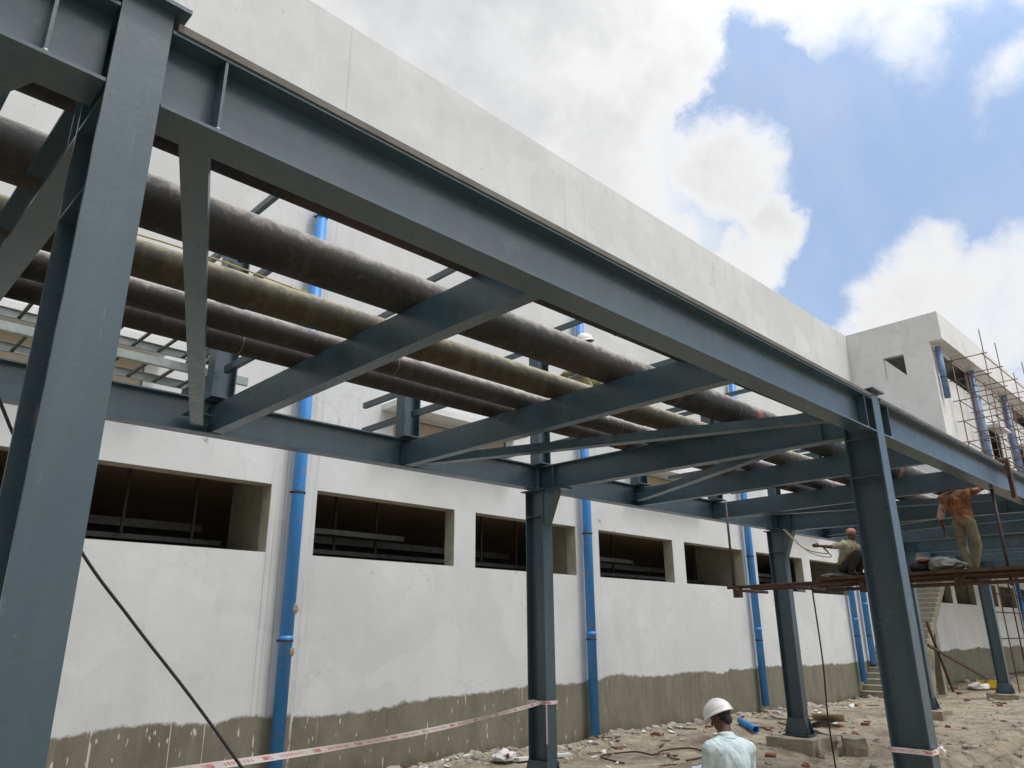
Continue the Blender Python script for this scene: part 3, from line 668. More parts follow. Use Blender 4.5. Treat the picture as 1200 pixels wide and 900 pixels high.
# ------------------------------------------------------------------ rubble and litter
def stone_into(bm, c, r, seed):
    b = NB(); bmesh.ops.create_icosphere(b, subdivisions=1 if r < .07 else 2, radius=1)
    sc_ = Vector((random.uniform(.7,1.4), random.uniform(.7,1.4), random.uniform(.4,.9)))*r; rot = Matrix.Rotation(random.random()*6.28, 3, 'Z') @ Matrix.Rotation(random.uniform(-.6,.6), 3, 'X')
    m = {}
    for v in b.verts:
        q = v.co*(1+.45*noise.noise(v.co*1.6+Vector((seed, seed*.7, 0)))); q = Vector((q.x*sc_.x, q.y*sc_.y, q.z*sc_.z)); m[v] = bm.verts.new(rot@q+Vector(c))
    for f in b.faces: bm.faces.new([m[v] for v in f.verts])
    b.free()
bm = NB()
for i in range(3600):
    x = 4+abs(random.gauss(0, 1))*17
    if random.random() < .45: y = 14.4-abs(random.gauss(0, .45))
    else: y = random.uniform(2.5, 14.3)
    if x > 70: continue
    r = min(.13 if y > 13 else .085, .018*math.exp(abs(random.gauss(0, .8))))*(1+x/60)
    stone_into(bm, (x, y, gh(x, y)-r*.05), r, i*.37)
o = tag(obj('rubble', bm, M['stone']), 'loose stones and broken brick scattered over the bare ground', 'rubble'); o['kind'] = 'stuff'
bm = NB()
for i in range(120):
    x = 8+abs(random.gauss(0, 1))*14; y = 14.3-abs(random.gauss(0, 1))*2.2
    if y < 3: continue
    a = random.random()*6.28; s = random.uniform(.03, .10)*(1+x/50); z = gh(x, y)+.03
    d = Vector((math.cos(a), math.sin(a), random.uniform(-.2,.3)))*s; e = Vector((-math.sin(a), math.cos(a), random.uniform(-.3,.3)))*s*random.uniform(.4,.8)
    c = Vector((x, y, z)); up_ = Vector((0,0,.012))
    p = [c-d-e, c+d-e*.6, c+d*.8+e, c-d*.7+e*.9]; A = [bm.verts.new(q) for q in p]; B = [bm.verts.new(q+up_) for q in p]
    bm.faces.new(A[::-1]); bm.faces.new(B)
    for k in range(4): bm.faces.new((A[k], A[(k+1)%4], B[(k+1)%4], B[k]))
o = tag(obj('paper_scraps', bm, M['white']), 'pale scraps of paper and plaster littering the ground', 'litter'); o['kind'] = 'stuff'
bm = NB()
for i in range(34):
    x = 9+abs(random.gauss(0, 1))*16; y = 14.2-abs(random.gauss(0, 1))*3.2
    if y < 3 or (19 < x < 21 and 9 < y < 10.6): continue
    a = random.random()*6.28; L = random.uniform(.10, .38)*(1+x/60); z = gh(x, y)+.035
    dx_ = Vector((math.cos(a), math.sin(a), random.uniform(-.12, .16)))*L/2
    extr(bm, B_(random.uniform(.02,.07), random.uniform(.015,.04)), Vector((x,y,z))-dx_, Vector((x,y,z))+dx_)
o = tag(obj('wood_offcuts', bm, M['wood']), 'splintered dark wood offcuts strewn over the ground', 'wood scraps'); o['kind'] = 'stuff'
bm = NB()
for i in range(60):
    x = 9+abs(random.gauss(0, 1))*18; y = random.uniform(4, 14.2)
    if 19 < x < 21 and 9 < y < 10.6: continue
    Rb = Matrix.Rotation(random.random()*6.28, 3, 'Z') @ Matrix.Rotation(random.uniform(-.5,.5), 3, 'X'); sz = Vector((random.uniform(.08,.22), .1, .07))*(1+x/80); b = NB(); bmesh.ops.create_cube(b, size=1); m = {}
    for v in b.verts: m[v] = bm.verts.new(Rb @ Vector((v.co.x*sz.x, v.co.y*sz.y, v.co.z*sz.z))*(1+.25*noise.noise(v.co*3+Vector((i,0,0))))+Vector((x, y, gh(x,y)+.02)))
    for f_ in b.faces: bm.faces.new([m[v] for v in f_.verts])
    b.free()
o = tag(obj('brick_pieces', bm, simple('broken_brick', (.30,.135,.085), .95, .4, 4, bump=.5)), 'broken pieces of reddish brick half sunk in the ground', 'brick bits'); o['kind'] = 'stuff'
def gz(x, y, d=0.): return gh(x, y)+d
block(20.6, 8.75, gz(20.6,8.75)-.1, gz(20.6,8.75)+.33, .95, .5, 'concrete_block', 'broken concrete block lying right of the big footing', 'block', None, seed=21, rot=.5)
def lump(name, c, s, mat, label, cat, seed, grp=None, amp=.3):
    bm = NB(); bmesh.ops.create_icosphere(bm, subdivisions=4, radius=1)
    for v in bm.verts:
        q = Vector((v.co.x*s[0], v.co.y*s[1], max(-.3, v.co.z)*s[2]))*(1+amp*noise.noise(v.co*2.2+Vector((seed,0,0)))+amp*.4*noise.noise(v.co*6+Vector((seed,0,0))))
        v.co = q+Vector(c)
    return tag(obj(name, bm, mat, None, True), label, cat, grp)
lump('cement_bag', (12.75, 13.25, gz(12.75,13.25)+.10), (.30,.2,.15), M['white'], 'torn white bag left of the middle rear column, by the wall', 'bag', 1)
bm = NB(); bmesh.ops.create_icosphere(bm, subdivisions=2, radius=.05)
for v in bm.verts: v.co = Vector((12.68+v.co.x, 13.06+v.co.y*.35, gz(12.7,13.1)+.185+v.co.z*1.1))
obj('red_mark', bm, M['red'], bpy.data.objects['cement_bag'])
for x0, x1, y, l in ((13.0, 14.9, 13.1, 'white painted plank lying on the ground behind the middle rear column'),):
    bm = NB(); extr(bm, B_(.16,.06), (x0, y, gz(x0,y)+.08), (x1, y+.1, gz(x1,y)+.08)); tag(obj('plank', bm, M['white']), l, 'plank')
lump('sack', (45.3, 12.5, gz(45.3,12.5)+.12), (1.0,.5,.22), M['white'], 'flat white sack on the ground left of the far column foot', 'sack', 4, None, .15)
bm = NB()
for i in range(13):
    for j in range(9):
        bm.verts.new((45.2+i*.09, 11.6+j*.13, gz(45.5,12)+.15+.28*math.sin(i*.33)+.09*noise.noise((i*.4,j*.4,2))))
bm.verts.ensure_lookup_table()
for i in range(12):
    for j in range(8): bm.faces.new([bm.verts[k] for k in (i*9+j, (i+1)*9+j, (i+1)*9+j+1, i*9+j+1)])
bmesh.ops.solidify(bm, geom=bm.faces[:], thickness=.02)
tag(obj('yellow_sheet', bm, M['sackY'], None, True), 'crumpled yellow sheet beside the far column foot', 'sheet')
for c, s, a, l, m in (((24.3,11.0),(1.5,.9),.4,'pale board lying flat right of the footing', 'pale'), ((25.8,12.6),(1.7,.6),-.5,'grey board propped on the rubble by the wall','white'), ((22.6,10.6),(1.3,.5),.9,'dark board tilted against the column on the big footing','dark')):
    bm = NB(); R3 = Matrix.Rotation(a, 3, 'Z') @ Matrix.Rotation(.22, 3, 'Y'); bmesh.ops.create_cube(bm, size=1)
    for v in bm.verts: v.co = R3 @ Vector((v.co.x*s[0], v.co.y*s[1], v.co.z*.03))+Vector((*c, gz(*c)+.2))
    tag(obj('board', bm, M[m]), l, 'board', 'boards lying on the ground')
bm = NB(); hollow(bm, (20.5,11.35,gz(20.5,11.35)+.12), (21.1,12.15,gz(21.1,12.15)+.09), .095, .01); tag(obj('pipe_offcut', bm, M['blue']), 'short blue plastic pipe offcut lying on sand behind the man in the white helmet', 'pipe')
cable('wire_loop', [(14.4,11.2,gz(14.4,11.2)+.04),(15.2,12.5,gz(15.2,12.5)+.06),(16.2,12.3,gz(16.2,12.3)+.05),(15.9,11.5,gz(15.9,11.5)+.06),(16.9,11.9,gz(16.9,11.9)+.05),(17.5,11.5,gz(17.5,11.5)+.04),(16.8,10.6,gz(16.8,10.6)+.04),(15.6,10.4,gz(15.6,10.4)+.05)], .022, M['rust'], 'loop of rusty wire lying on the ground in front of the wall', 'wire')
bm = NB()
cl = [(19.62,9.22,-2.44),(19.55,9.15,-2.46),(19.5,9.13,-2.55),(19.52,9.12,-2.75),(19.6,9.08,-2.95)]
for a in range(5):
    for s in (-1, 1): bm.verts.new(Vector(cl[a])+Vector((s*.06, s*.05, .01)))
bm.verts.ensure_lookup_table()
for a in range(4): bm.faces.new([bm.verts[k] for k in (2*a, 2*a+1, 2*a+3, 2*a+2)])
bmesh.ops.solidify(bm, geom=bm.faces[:], thickness=.012)
tag(obj('cloth_strip', bm, M['white'], None, True), 'white cloth strip trailing over the edge of the big concrete footing', 'cloth')

# ------------------------------------------------------------------ people
def cap_prim(bm, p0, p1, r0, r1):
    p0, p1 = Vector(p0), Vector(p1); d = p1-p0
    for p, r in ((p0, r0), (p1, r1)):
        bmesh.ops.create_icosphere(bm, subdivisions=2, radius=r, matrix=Matrix.Translation(p))
    if d.length > 1e-4:
        q = Vector((0,0,1)).rotation_difference(d).to_matrix().to_4x4()
        bmesh.ops.create_cone(bm, cap_ends=True, segments=14, radius1=r0, radius2=r1, depth=d.length, matrix=Matrix.Translation((p0+p1)/2) @ q)
def ell_prim(bm, c, rad, rot=None, sub=3):
    m = Matrix.Translation(c) @ (rot.to_4x4() if rot else Matrix()) @ Matrix.Diagonal((*rad, 1)); bmesh.ops.create_icosphere(bm, subdivisions=sub, radius=1, matrix=m)
def skin_mesh(bm, voxel, smooth=4, wrinkle=0., seed=0):
    me = bpy.data.meshes.new('m'); bm.to_mesh(me); bm.free(); o = bpy.data.objects.new('m', me); COL.objects.link(o)
    r = o.modifiers.new('r', 'REMESH'); r.mode = 'VOXEL'; r.voxel_size = voxel
    s = o.modifiers.new('s', 'SMOOTH'); s.iterations = smooth; s.factor = .5
    out = bpy.data.meshes.new_from_object(o.evaluated_get(bpy.context.evaluated_depsgraph_get())); bpy.data.objects.remove(o)
    if wrinkle:
        nr = [v.normal.copy() for v in out.vertices]
        for v, n in zip(out.vertices, nr):
            p = v.co; v.co = p+n*wrinkle*(noise.noise((p.x*10+seed+p.z*4, p.y*10, p.z*3.5))+.5*(.3-abs(noise.noise((p.x*17+p.z*9, p.y*17+seed, p.z*7)))))
    return out
class Fig:
    """a person: joints in a local frame (forward, right, up) at the feet"""
    def __init__(s, o, fwd, sc=1.):
        s.o = Vector(o); f = Vector((*fwd, 0)).normalized(); s.M = Matrix((f, Vector((f.y, -f.x, 0)), Vector((0,0,1)))).transposed(); s.k = sc
    def p(s, f, r, u): return s.o + s.M @ Vector((f, r, u))*s.k
def hand(bm, w, d, side, curl, k=1.):
    """palm and five fingers from wrist w along d; side = direction of the thumb"""
    d = d.normalized(); side = (side-d*side.dot(d)).normalized(); nrm = d.cross(side)
    rot = Matrix((d, side, nrm)).transposed(); ell_prim(bm, w+d*.05*k, (.052*k, .040*k, .017*k), rot, 2); cap_prim(bm, w-d*.02, w+d*.03*k, .026*k, .022*k)
    for i, (off, ln) in enumerate(((.031,.070),(.011,.080),(-.010,.075),(-.030,.058))):
        a = w+d*.088*k+side*off*k; dd = d; q = a
        for j, f in enumerate((.45,.33,.28)):
            dd = (dd*math.cos(curl)+nrm*math.sin(curl)).normalized(); e = q+dd*ln*f*k; cap_prim(bm, q, e, (.0095-.001*j)*k, (.0088-.001*j)*k); q = e
    a = w+d*.03*k+side*.030*k; b = a+(d*.7+side*.8).normalized()*.036*k; cap_prim(bm, a, b, .0125*k, .011*k); cap_prim(bm, b, b+(d*.95+side*.1+nrm*.3).normalized()*.032*k, .0105*k, .009*k)
def head(bm, c, hf, hu, k=1.):
    hf = hf.normalized(); hu = (hu-hf*hu.dot(hf)).normalized(); hr = hf.cross(hu); rot = Matrix((hf, hr, hu)).transposed()
    q = lambda a, b, d: c+(hf*a+hr*b+hu*d)*k
    ell_prim(bm, q(-.012,0,.028), (.098*k,.077*k,.092*k), rot); ell_prim(bm, q(.022,0,-.045), (.070*k,.060*k,.078*k), rot); ell_prim(bm, q(.062,0,-.098), (.025*k,.030*k,.020*k), rot, 2)
    cap_prim(bm, q(.084,0,.012), q(.108,0,-.028), .010*k, .016*k); ell_prim(bm, q(.098,0,-.031), (.012*k,.020*k,.009*k), rot, 2)
    for s in (-1, 1):
        ell_prim(bm, q(.076,s*.032,.022), (.014*k,.022*k,.008*k), rot, 2); ell_prim(bm, q(.070,s*.033,.002), (.013*k,.016*k,.010*k), rot, 2)
        ell_prim(bm, q(-.008,s*.080,-.005), (.020*k,.009*k,.032*k), rot, 2)
    ell_prim(bm, q(.086,0,-.060), (.010*k,.026*k,.007*k), rot, 2); ell_prim(bm, q(.083,0,-.072), (.010*k,.022*k,.007*k), rot, 2)
    return rot
def eyes(parent, c, hf, hu, k=1.):
    hf = hf.normalized(); hu = (hu-hf*hu.dot(hf)).normalized(); hr = hf.cross(hu)
    bm = NB()
    for s in (-1, 1): bmesh.ops.create_icosphere(bm, subdivisions=2, radius=.011*k, matrix=Matrix.Translation(c+(hf*.076+hr*s*.032+hu*.005)*k))
    obj('eyes', bm, M['white'], parent, True)
def helmet(parent, c, hf, hu, k=1.):
    hf = hf.normalized(); hu = (hu-hf*hu.dot(hf)).normalized(); hr = hf.cross(hu); bm = NB(); n = 40; rows = []
    prof = [(0,1.)]+[(math.sin(R(a)), math.cos(R(a))) for a in range(9, 91, 9)]
    for j, (s, co) in enumerate(prof):
        ring = []
        for i in range(n):
            a = 2*math.pi*i/n; rx, ry = .142, .118; x, y = math.cos(a)*s*rx, math.sin(a)*s*ry; z = co*.125
            rid = math.exp(-(y/.022)**2)*.009*(1-abs(x)/.2) + .5*math.exp(-((abs(y)-.05)/.014)**2)*.006
            ring.append((x, y, z+rid*co))
        rows.append(ring)
    rows.append([(math.cos(2*math.pi*i/n)*(.150+.040*max(0, math.cos(2*math.pi*i/n))**2), math.sin(2*math.pi*i/n)*.126, -.006-.012*max(0, math.cos(2*math.pi*i/n))) for i in range(n)])
    rows.append([(math.cos(2*math.pi*i/n)*(.151+.046*max(0, math.cos(2*math.pi*i/n))**2), math.sin(2*math.pi*i/n)*.127, -.018-.014*max(0, math.cos(2*math.pi*i/n))) for i in range(n)])
    vs = [[bm.verts.new(c+(hf*x+hr*y+hu*z)*k) for x, y, z in r] for r in rows[1:]]; top = bm.verts.new(c+hu*(.134*k))
    for i in range(n): bm.faces.new((top, vs[0][i], vs[0][(i+1)%n]))
    for a, b in zip(vs, vs[1:]):
        for i in range(n): bm.faces.new((a[i], b[i], b[(i+1)%n], a[(i+1)%n]))
    bmesh.ops.recalc_face_normals(bm, faces=bm.faces[:]); bmesh.ops.solidify(bm, geom=bm.faces[:], thickness=.004*k)
    return obj('helmet', bm, M['helmet'], parent, True)
def person(label, F, J, head_c, hf, hu, shirt, trousers, shoes, fingers, voxel=.008, hk=1., sleeve='elbow', group=None, loose=.018, wr=.017):
    """J: pelvis, waist, chest, neck, then L/R shoulder, elbow, wrist, hip, knee, ankle, toe"""
    g = {k: F.p(*v) for k, v in J.items()}; k = F.k
    root = thing('person', label, 'person', F.o, group)
    hc = F.p(*head_c); HF = F.M @ Vector(hf); HU = F.M @ Vector(hu)
    bm = NB(); head(bm, hc, HF, HU, hk*k)
    cap_prim(bm, g['neck'], hc-HU.normalized()*.05*k-HF.normalized()*.015*k, .063*k, .058*k)
    def torso(bm, e):
        ax = (g['chest']-g['waist']).normalized(); rr = (g['shR']-g['shL']).normalized(); ff = rr.cross(ax); rot = Matrix((ff, rr, ax)).transposed()
        ell_prim(bm, g['chest'], ((.125+e)*k, (.182+e)*k, .22*k), rot); cap_prim(bm, g['shL'].lerp(g['chest'], .3), g['shR'].lerp(g['chest'], .3), (.085+e)*k, (.085+e)*k); ell_prim(bm, g['waist'], ((.108+e)*k, (.150+e)*k, .17*k), rot)
        cap_prim(bm, g['shL'].lerp(g['neck'], .25), g['shR'].lerp(g['neck'], .25), (.050+e)*k, (.050+e)*k); cap_prim(bm, g['chest'], g['chest'].lerp(g['neck'], .86), (.115+e)*k, (.045+e)*k)
        for q in 'LR': ell_prim(bm, g['sh'+q], ((.062+e)*k,)*3)
    def pelvis(bm, e): ell_prim(bm, g['pelvis'], ((.115+e)*k, (.165+e)*k, .13*k), F.M); cap_prim(bm, g['pelvis'], g['waist'], (.115+e)*k, (.105+e)*k)
    torso(bm, 0); pelvis(bm, 0)
    for s in 'LR':
        cap_prim(bm, g['sh'+s], g['el'+s], .054*k, .042*k); cap_prim(bm, g['el'+s], g['wr'+s], .042*k, .027*k)
        d = (g['wr'+s]-g['el'+s]).normalized(); th, curl, dirn = fingers[s]; dd = F.M @ Vector(dirn) if dirn else d
        hand(bm, g['wr'+s], dd, F.M @ Vector(th), curl, k)
        cap_prim(bm, g['hip'+s], g['kn'+s], .085*k, .058*k); cap_prim(bm, g['kn'+s], g['an'+s], .056*k, .038*k); cap_prim(bm, g['an'+s], g['to'+s], .036*k, .03*k)
    obj('body', skin_mesh(bm, voxel*k, 3), M['skin'], root, True)
    bm = NB(); torso(bm, loose)
    for s in 'LR':
        ls = sleeve if isinstance(sleeve, str) else sleeve[s]
        e = g['el'+s]; cap_prim(bm, g['sh'+s], g['sh'+s].lerp(e, .8) if ls == 'short' else e, .070*k, .062*k)
        if ls == 'long': cap_prim(bm, e, e.lerp(g['wr'+s], .88), .058*k, .044*k)
    cap_prim(bm, g['waist'], g['pelvis'].lerp(g['waist'], .25), (.112+loose)*k, (.120+loose)*k); ell_prim(bm, g['pelvis'].lerp(g['waist'], .35), ((.120+loose)*k, (.155+loose)*k, .05*k), F.M)
    obj('shirt', skin_mesh(bm, voxel*k, 7, wr*k, 3), shirt, root, True)
    bm = NB(); pelvis(bm, .014)
    for s in 'LR': cap_prim(bm, g['hip'+s], g['kn'+s], .105*k, .080*k); cap_prim(bm, g['kn'+s], g['kn'+s].lerp(g['an'+s], .93), .078*k, .064*k)
    obj('trousers', skin_mesh(bm, voxel*k, 4, .012*k, 8), trousers, root, True)
    for s in 'LR':
        bm = NB(); cap_prim(bm, g['an'+s]-Vector((0,0,.02*k)), g['to'+s], .048*k, .040*k); ell_prim(bm, g['an'+s].lerp(g['to'+s], -.25)-Vector((0,0,.035*k)), (.045*k,.04*k,.04*k)); obj('shoe', skin_mesh(bm, voxel*k, 2), shoes, root, True)
    return root, hc, HF, HU, g
def hair(root, hc, HF, HU, k, down=True):
    hf = HF.normalized(); hu = (HU-hf*HU.dot(hf)).normalized(); hr = hf.cross(hu); rot = Matrix((hf, hr, hu)).transposed()
    bm = NB(); ell_prim(bm, hc+(hf*-.030+hu*.030)*k, (.090*k,.084*k,.088*k), rot); ell_prim(bm, hc+(hf*-.062+hu*-.035)*k, (.048*k,.064*k,.058*k), rot)
    obj('hair', skin_mesh(bm, .006, 2), M['hair'], root, True)

# man with helmet, reading, lower right of centre
D1 = 7.6
HX, HY, HZ = 7.33, 4.48, -.80
gzm = gh(7.5, 4.35)
k1 = 1.04
F1 = Fig((HX-.06, HY-.16, gzm), (.50, .87), k1)
hcu = (HZ-gzm)/k1
J1 = dict(pelvis=(-.05,0,.93), waist=(-.03,0,1.10), chest=(.02,0,1.31), neck=(.08,0,hcu-.145), shL=(.03,-.195,1.39), shR=(.03,.195,1.39), elL=(.10,-.25,1.10), wrL=(.33,-.17,1.12),
 elR=(.12,.25,1.10), wrR=(.34,.12,1.14), hipL=(-.05,-.09,.90), hipR=(-.05,.09,.90), knL=(.0,-.11,.49), knR=(.0,.11,.49), anL=(-.04,-.12,.08), anR=(-.04,.12,.08), toL=(.11,-.13,.04), toR=(.11,.14,.04))
root, hc, HF, HU, g1 = person('man in pale blue shirt and white helmet, head bowed over papers in his hands', F1, J1, (.155,0,hcu), (.80,-.55,-.42), (.38,-.2,.90), M['shirtB'], M['trouser'], M['shoe'],
 {'L': ((0,1,.4), .55, (.75,.35,.1)), 'R': ((0,-1,.4), .55, (.7,-.45,.1))}, .007, 1.0, 'short')
hair(root, hc, HF, HU, k1); helmet(root, hc+HU.normalized()*.040*k1, HF, HU, 1.06*k1); eyes(root, hc, HF, HU, k1)
bm = NB(); ell_prim(bm, F1.p(.062,0,hcu-.138), (.078*k1,.074*k1,.030*k1)); ell_prim(bm, F1.p(.048,0,hcu-.165), (.088*k1,.090*k1,.030*k1)); obj('collar', skin_mesh(bm, .007, 2), M['shirtB'], [c for c in root.children if c.name.startswith('shirt')][0], True)
bm = NB(); Rp = F1.M @ Matrix.Rotation(-.55, 3, 'Y')
cpos = F1.p(.45,-.06,1.15)
bmesh.ops.create_grid(bm, x_segments=8, y_segments=8, size=.5)
for v in bm.verts: v.co = cpos + Rp @ Vector((v.co.x*.17, v.co.y*.22, .02*math.sin(v.co.y*5)))
bmesh.ops.solidify(bm, geom=bm.faces[:], thickness=.004); tag(obj('papers', bm, M['paper'], None, True), 'sheaf of bluish papers held by the man in the white helmet', 'papers')

# squatting worker on the platform
F2 = Fig((16.35, 6.44, 1.133), (-.18, -.98), 1.0)
J2 = dict(pelvis=(-.20,0,.19), waist=(-.17,0,.36), chest=(-.06,0,.55), neck=(.01,0,.70), shL=(-.06,-.185,.64), shR=(-.04,.185,.64), elL=(.14,-.26,.50), wrL=(.34,-.18,.48),
 elR=(-.20,.38,.60), wrR=(-.34,.58,.62), hipL=(-.16,-.09,.18), hipR=(-.16,.09,.18), knL=(.22,-.15,.44), knR=(.22,.15,.44), anL=(-.0,-.13,.08), anR=(-.0,.13,.08), toL=(.15,-.14,.03), toR=(.15,.14,.03))
root, hc, HF, HU, g2 = person('worker in khaki shirt and pink headcloth squatting on the hanging platform with a cable', F2, J2, (.06,0,.855), (.96,.25,-.08), (.1,0,1), M['shirtG'], M['trouser'], M['shoe'],
 {'L': ((0,0,1), .5, None), 'R': ((0,0,1), .7, None)}, .008, 1., {'L':'long','R':'short'}, None, .026, .026)
bm = NB(); hf = HF.normalized(); hu = HU.normalized(); hr = hf.cross(hu); ell_prim(bm, hc+hu*.055-hf*.015, (.108,.092,.075), Matrix((hf, hr, hu)).transposed()); obj('headcloth', skin_mesh(bm, .008, 2, .006), M['turban'], root, True); eyes(root, hc, HF, HU)
bm = NB(); ell_prim(bm, F2.p(-.215,0,.27), (.15,.19,.06), F2.M); obj('waistcloth', skin_mesh(bm, .009, 2, .012), M['yscarf'], root, True)

# standing worker reaching to the front beam
F3 = Fig((17.2, 4.47, 1.13), (.98, -.2), 1.10)
J3 = dict(pelvis=(-.02,.02,.91), waist=(.0,.0,1.05), chest=(.02,-.06,1.27), neck=(.03,-.09,1.47), shL=(.02,-.27,1.37), shR=(.02,.13,1.41), elL=(-.05,-.37,1.06), wrL=(-.02,-.36,.79),
 elR=(.10,.33,1.45), wrR=(.16,.46,1.56), hipL=(-.02,-.08,.88), hipR=(-.02,.12,.88), knL=(.04,-.11,.48), knR=(.03,.15,.47), anL=(-.03,-.02,.08), anR=(.02,.03,.08), toL=(.11,-.06,.03), toR=(.16,.07,.03))
root, hc, HF, HU, g3 = person('worker in orange shirt and khaki trousers on the hanging platform, head among the beams', F3, J3, (.05,-.10,1.62), (1,0,.1), (0,0,1), M['shirtO'], M['khaki'], M['shoe'],
 {'L': ((1,0,0), .25, None), 'R': ((0,0,1), .4, None)}, .008, 1., {'L':'short','R':'long'}, None, .036, .032)
bm = NB(); cap_prim(bm, g3['shL'].lerp(g3['elL'], .12), g3['elL']+Vector((0,0,-.03)), .076, .068); obj('sleeve', skin_mesh(bm, .008, 2, .006), M['pink'], root, True); hair(root, hc, HF, HU, 1.)
bm = NB(); ell_prim(bm, F3.p(0,0,.985), (.135,.182,.03), F3.M); obj('belt', skin_mesh(bm, .008, 1), M['dark'], [c for c in root.children if c.name.startswith('trousers')][0], True); eyes(root, hc, HF, HU)

# worker crouched on the pipes
F4 = Fig((8.62, 6.95, 3.20), (-.85, .35), 1.0)
J4 = dict(pelvis=(-.16,0,.46), waist=(-.12,0,.62), chest=(-.02,0,.82), neck=(.05,0,.99), shL=(-.02,-.185,.92), shR=(-.02,.185,.92), elL=(.30,-.24,.72), wrL=(.58,-.14,.52),
 elR=(.28,.22,.72), wrR=(.56,.12,.52), hipL=(-.13,-.09,.44), hipR=(-.13,.09,.44), knL=(.26,-.19,.52), knR=(.26,.19,.52), anL=(.04,-.18,.08), anR=(.04,.18,.09), toL=(.19,-.19,.035), toR=(.19,.19,.035))
root, hc, HF, HU, g4 = person('worker in camouflage and white helmet crouched on top of the pipes', F4, J4, (.10,0,1.14), (.97,0,-.25), (.25,0,.97), M['camo'], M['camo'], M['paleshoe'],
 {'L': ((0,1,.3), .6, None), 'R': ((0,-1,.3), .6, None)}, .008, 1., 'long')
helmet(root, hc+HU.normalized()*.05, HF, HU, 1.05); eyes(root, hc, HF, HU)

# ------------------------------------------------------------------ camera
pi_, ya_, ro_ = R(18.606), R(45.372), R(-.4186)
f = Vector((math.cos(ya_)*math.cos(pi_), math.sin(ya_)*math.cos(pi_), math.sin(pi_))); r = f.cross(Vector((0,0,1))).normalized(); u = r.cross(f)
r2 = r*math.cos(ro_)+u*math.sin(ro_); u2 = u*math.cos(ro_)-r*math.sin(ro_)
cam = bpy.data.cameras.new('camera'); co = bpy.data.objects.new('camera', cam); COL.objects.link(co)
co.matrix_world = Matrix.Translation((0,0,H)) @ Matrix((r2, u2, -f)).transposed().to_4x4()
cam.sensor_width = 36; cam.lens = 36*878/1200; cam.clip_end = 6000; cam.clip_start = .05; S.camera = co
def pxdir(x, y): return (f*1. + r2*((x-600)/878) - u2*((y-450)/878)).normalized()

# ------------------------------------------------------------------ light and sky
SUN_EL, SUN_AZ = R(67), math.atan2(-.82, .42)           # azimuth measured from +X
sd = Vector((math.cos(SUN_EL)*math.cos(SUN_AZ), math.cos(SUN_EL)*math.sin(SUN_AZ), math.sin(SUN_EL)))
sl = bpy.data.lights.new('sun', 'SUN'); sl.energy = 2.1; sl.angle = R(10); sl.color = (1, .975, .935)
so = bpy.data.objects.new('sun', sl); COL.objects.link(so); so.rotation_euler = sd.to_track_quat('Z', 'Y').to_euler(); so.location = (20, -10, 40)
W = bpy.data.worlds.new('World'); S.world = W; W.use_nodes = True; nt = W.node_tree
class WG(G):
    def __init__(s): s.t = nt
w = WG(); bg = nt.nodes['Background']; STR = .12
sky = w.n('ShaderNodeTexSky', sky_type='NISHITA'); sky.sun_disc = False; sky.sun_elevation = SUN_EL; sky.sun_rotation = math.pi/2-SUN_AZ; sky.air_density = 1.0; sky.dust_density = 1.6; sky.ozone_density = 1.5
dr = w.n('ShaderNodeTexCoord').outputs['Generated']
nz = w.n('ShaderNodeVectorMath', operation='NORMALIZE'); w.l(dr, nz.inputs[0]); dv = nz.outputs[0]
wn = w.n('ShaderNodeTexNoise'); wn.inputs['Scale'].default_value = 5.5; wn.inputs['Detail'].default_value = 7; wn.inputs['Roughness'].default_value = .6; w.l(dv, wn.inputs['Vector'])
sub = w.n('ShaderNodeVectorMath', operation='SUBTRACT'); w.l(wn.outputs['Color'], sub.inputs[0]); sub.inputs[1].default_value = (.5,.5,.5)
scl = w.n('ShaderNodeVectorMath', operation='SCALE'); w.l(sub.outputs[0], scl.inputs[0]); scl.inputs['Scale'].default_value = .17
add = w.n('ShaderNodeVectorMath', operation='ADD'); w.l(dv, add.inputs[0]); w.l(scl.outputs[0], add.inputs[1]); wv = add.outputs[0]
def blob(px, py, rad, soft=.6):
    d = pxdir(px, py); q = w.n('ShaderNodeVectorMath', operation='DISTANCE'); w.l(wv, q.inputs[0]); q.inputs[1].default_value = d
    return w.rng(q.outputs['Value'], rad*(1-soft), rad*(1+soft), 1, 0, True)
def mx(*a):
    v = a[0]
    for b in a[1:]: v = w.math('MAXIMUM', v, b)
    return v
k = 1/900
hole = mx(blob(960,210,130*k), blob(1080,180,120*k), blob(1190,160,110*k), blob(900,110,55*k,.4), blob(960,330,50*k), blob(845,155,36*k,.4), blob(1260,220,150*k), blob(935,345,40*k))
holes2 = mx(blob(1800,300,300*k), blob(-900,300,420*k), blob(700,-1500,300*k))
cum = mx(blob(1070,312,56*k,.5), blob(1180,345,66*k,.5), blob(850,210,62*k,.5), blob(905,265,36*k,.5), blob(880,310,40*k,.5), w.math('MULTIPLY', mx(blob(1060,60,44*k,.7), blob(1190,95,36*k,.8)), .62), blob(1130,390,90*k,.4))
fine = w.noise(dv, 9, 8, .62)
dens = w.math('SUBTRACT', 1., w.math('MAXIMUM', hole, w.math('MULTIPLY', holes2, .9)))
dens = w.math('MAXIMUM', dens, w.math('MULTIPLY', cum, .95))
dens = w.math('ADD', dens, w.math('MULTIPLY', w.math('SUBTRACT', fine, .5), 1.2))
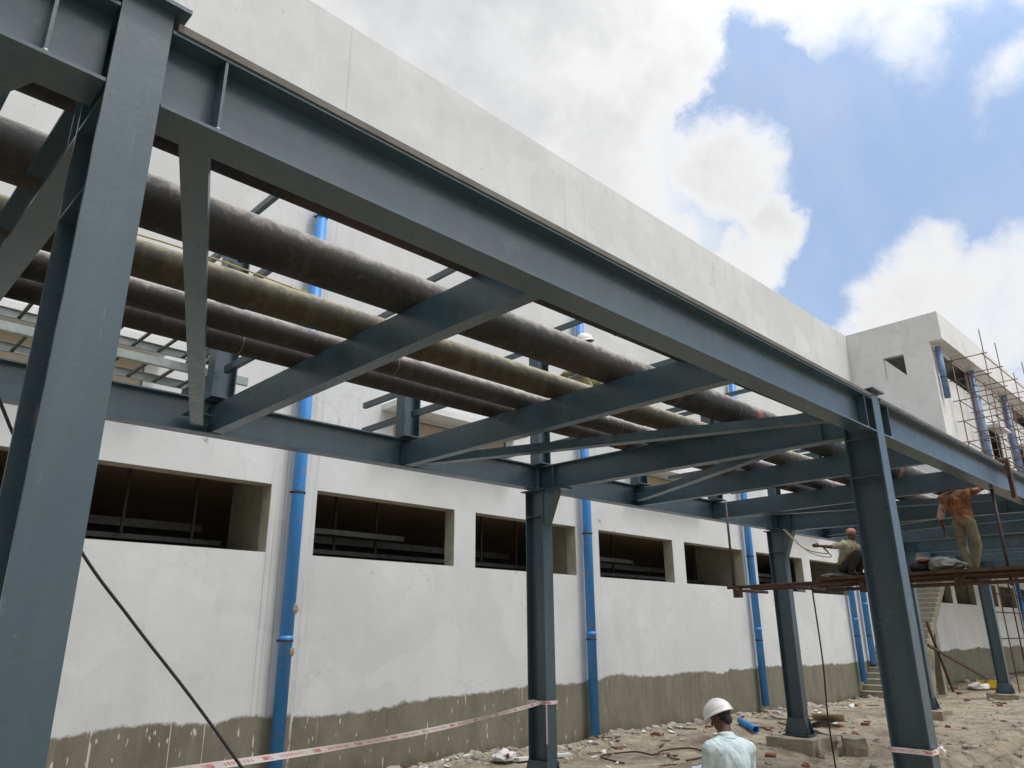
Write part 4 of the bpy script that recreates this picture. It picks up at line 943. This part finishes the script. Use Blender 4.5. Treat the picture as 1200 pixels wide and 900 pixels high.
veil = w.math('MULTIPLY', w.rng(w.noise(dv, 4.5, 7, .6, (1, 1.6, .8)), .45, .75), .16)
mask = w.math('MAXIMUM', w.rng(dens, .14, 1.0, 0, 1, True), veil)
thick = w.math('ADD', w.rng(dens, .55, 1.25), w.rng(w.noise(dv, 2.2, 5, .55), .35, .7, -.3, .3), None, True)
elev = blob(700, -60, 330*k, .7)
thick = w.math('MULTIPLY', thick, w.math('ADD', .45, w.math('MULTIPLY', elev, .55)))
cc = w.mix(thick, (1.16/STR, 1.16/STR, 1.15/STR), (.74/STR, .75/STR, .77/STR))
skyc = w.n('ShaderNodeMix', data_type='RGBA'); skyc.inputs[0].default_value = .75; w.l(sky.outputs[0], skyc.inputs[6]); skyc.inputs[7].default_value = (.51/STR, .70/STR, 1.05/STR, 1)
dx = w.n('ShaderNodeSeparateXYZ'); w.l(dv, dx.inputs[0])
dk = w.math('MULTIPLY', w.rng(dx.outputs[0], .0, -.4, 0, 1, True), w.rng(dx.outputs[2], .62, .30, 0, 1, True))
dark = w.math('SUBTRACT', 1., w.math('MULTIPLY', dk, .85))        # unseen sky low behind the camera's left shoulder, darkened to deepen shade on steel
gl = w.n('ShaderNodeVectorMath', operation='DISTANCE'); w.l(dv, gl.inputs[0]); gl.inputs[1].default_value = sd
dark = w.math('MULTIPLY', dark, w.math('ADD', 1., w.rng(gl.outputs['Value'], .15, 1.0, 1.5, 0, True)))   # out-of-view glow round the veiled sun, added to brighten the steel's front faces
fin = w.n('ShaderNodeVectorMath', operation='SCALE'); w.l(w.mix(mask, skyc.outputs[2], cc), fin.inputs[0]); w.l(dark, fin.inputs['Scale'])
w.l(fin.outputs[0], bg.inputs['Color']); bg.inputs['Strength'].default_value = STR

# ------------------------------------------------------------------ render settings
S.render.engine = 'CYCLES'; S.view_settings.view_transform = 'Standard'; S.view_settings.look = 'None'; S.view_settings.exposure = -.2; S.view_settings.gamma = 1; S.view_settings.use_curve_mapping = False
S.cycles.max_bounces = 7; S.cycles.diffuse_bounces = 4; S.cycles.use_denoising = True
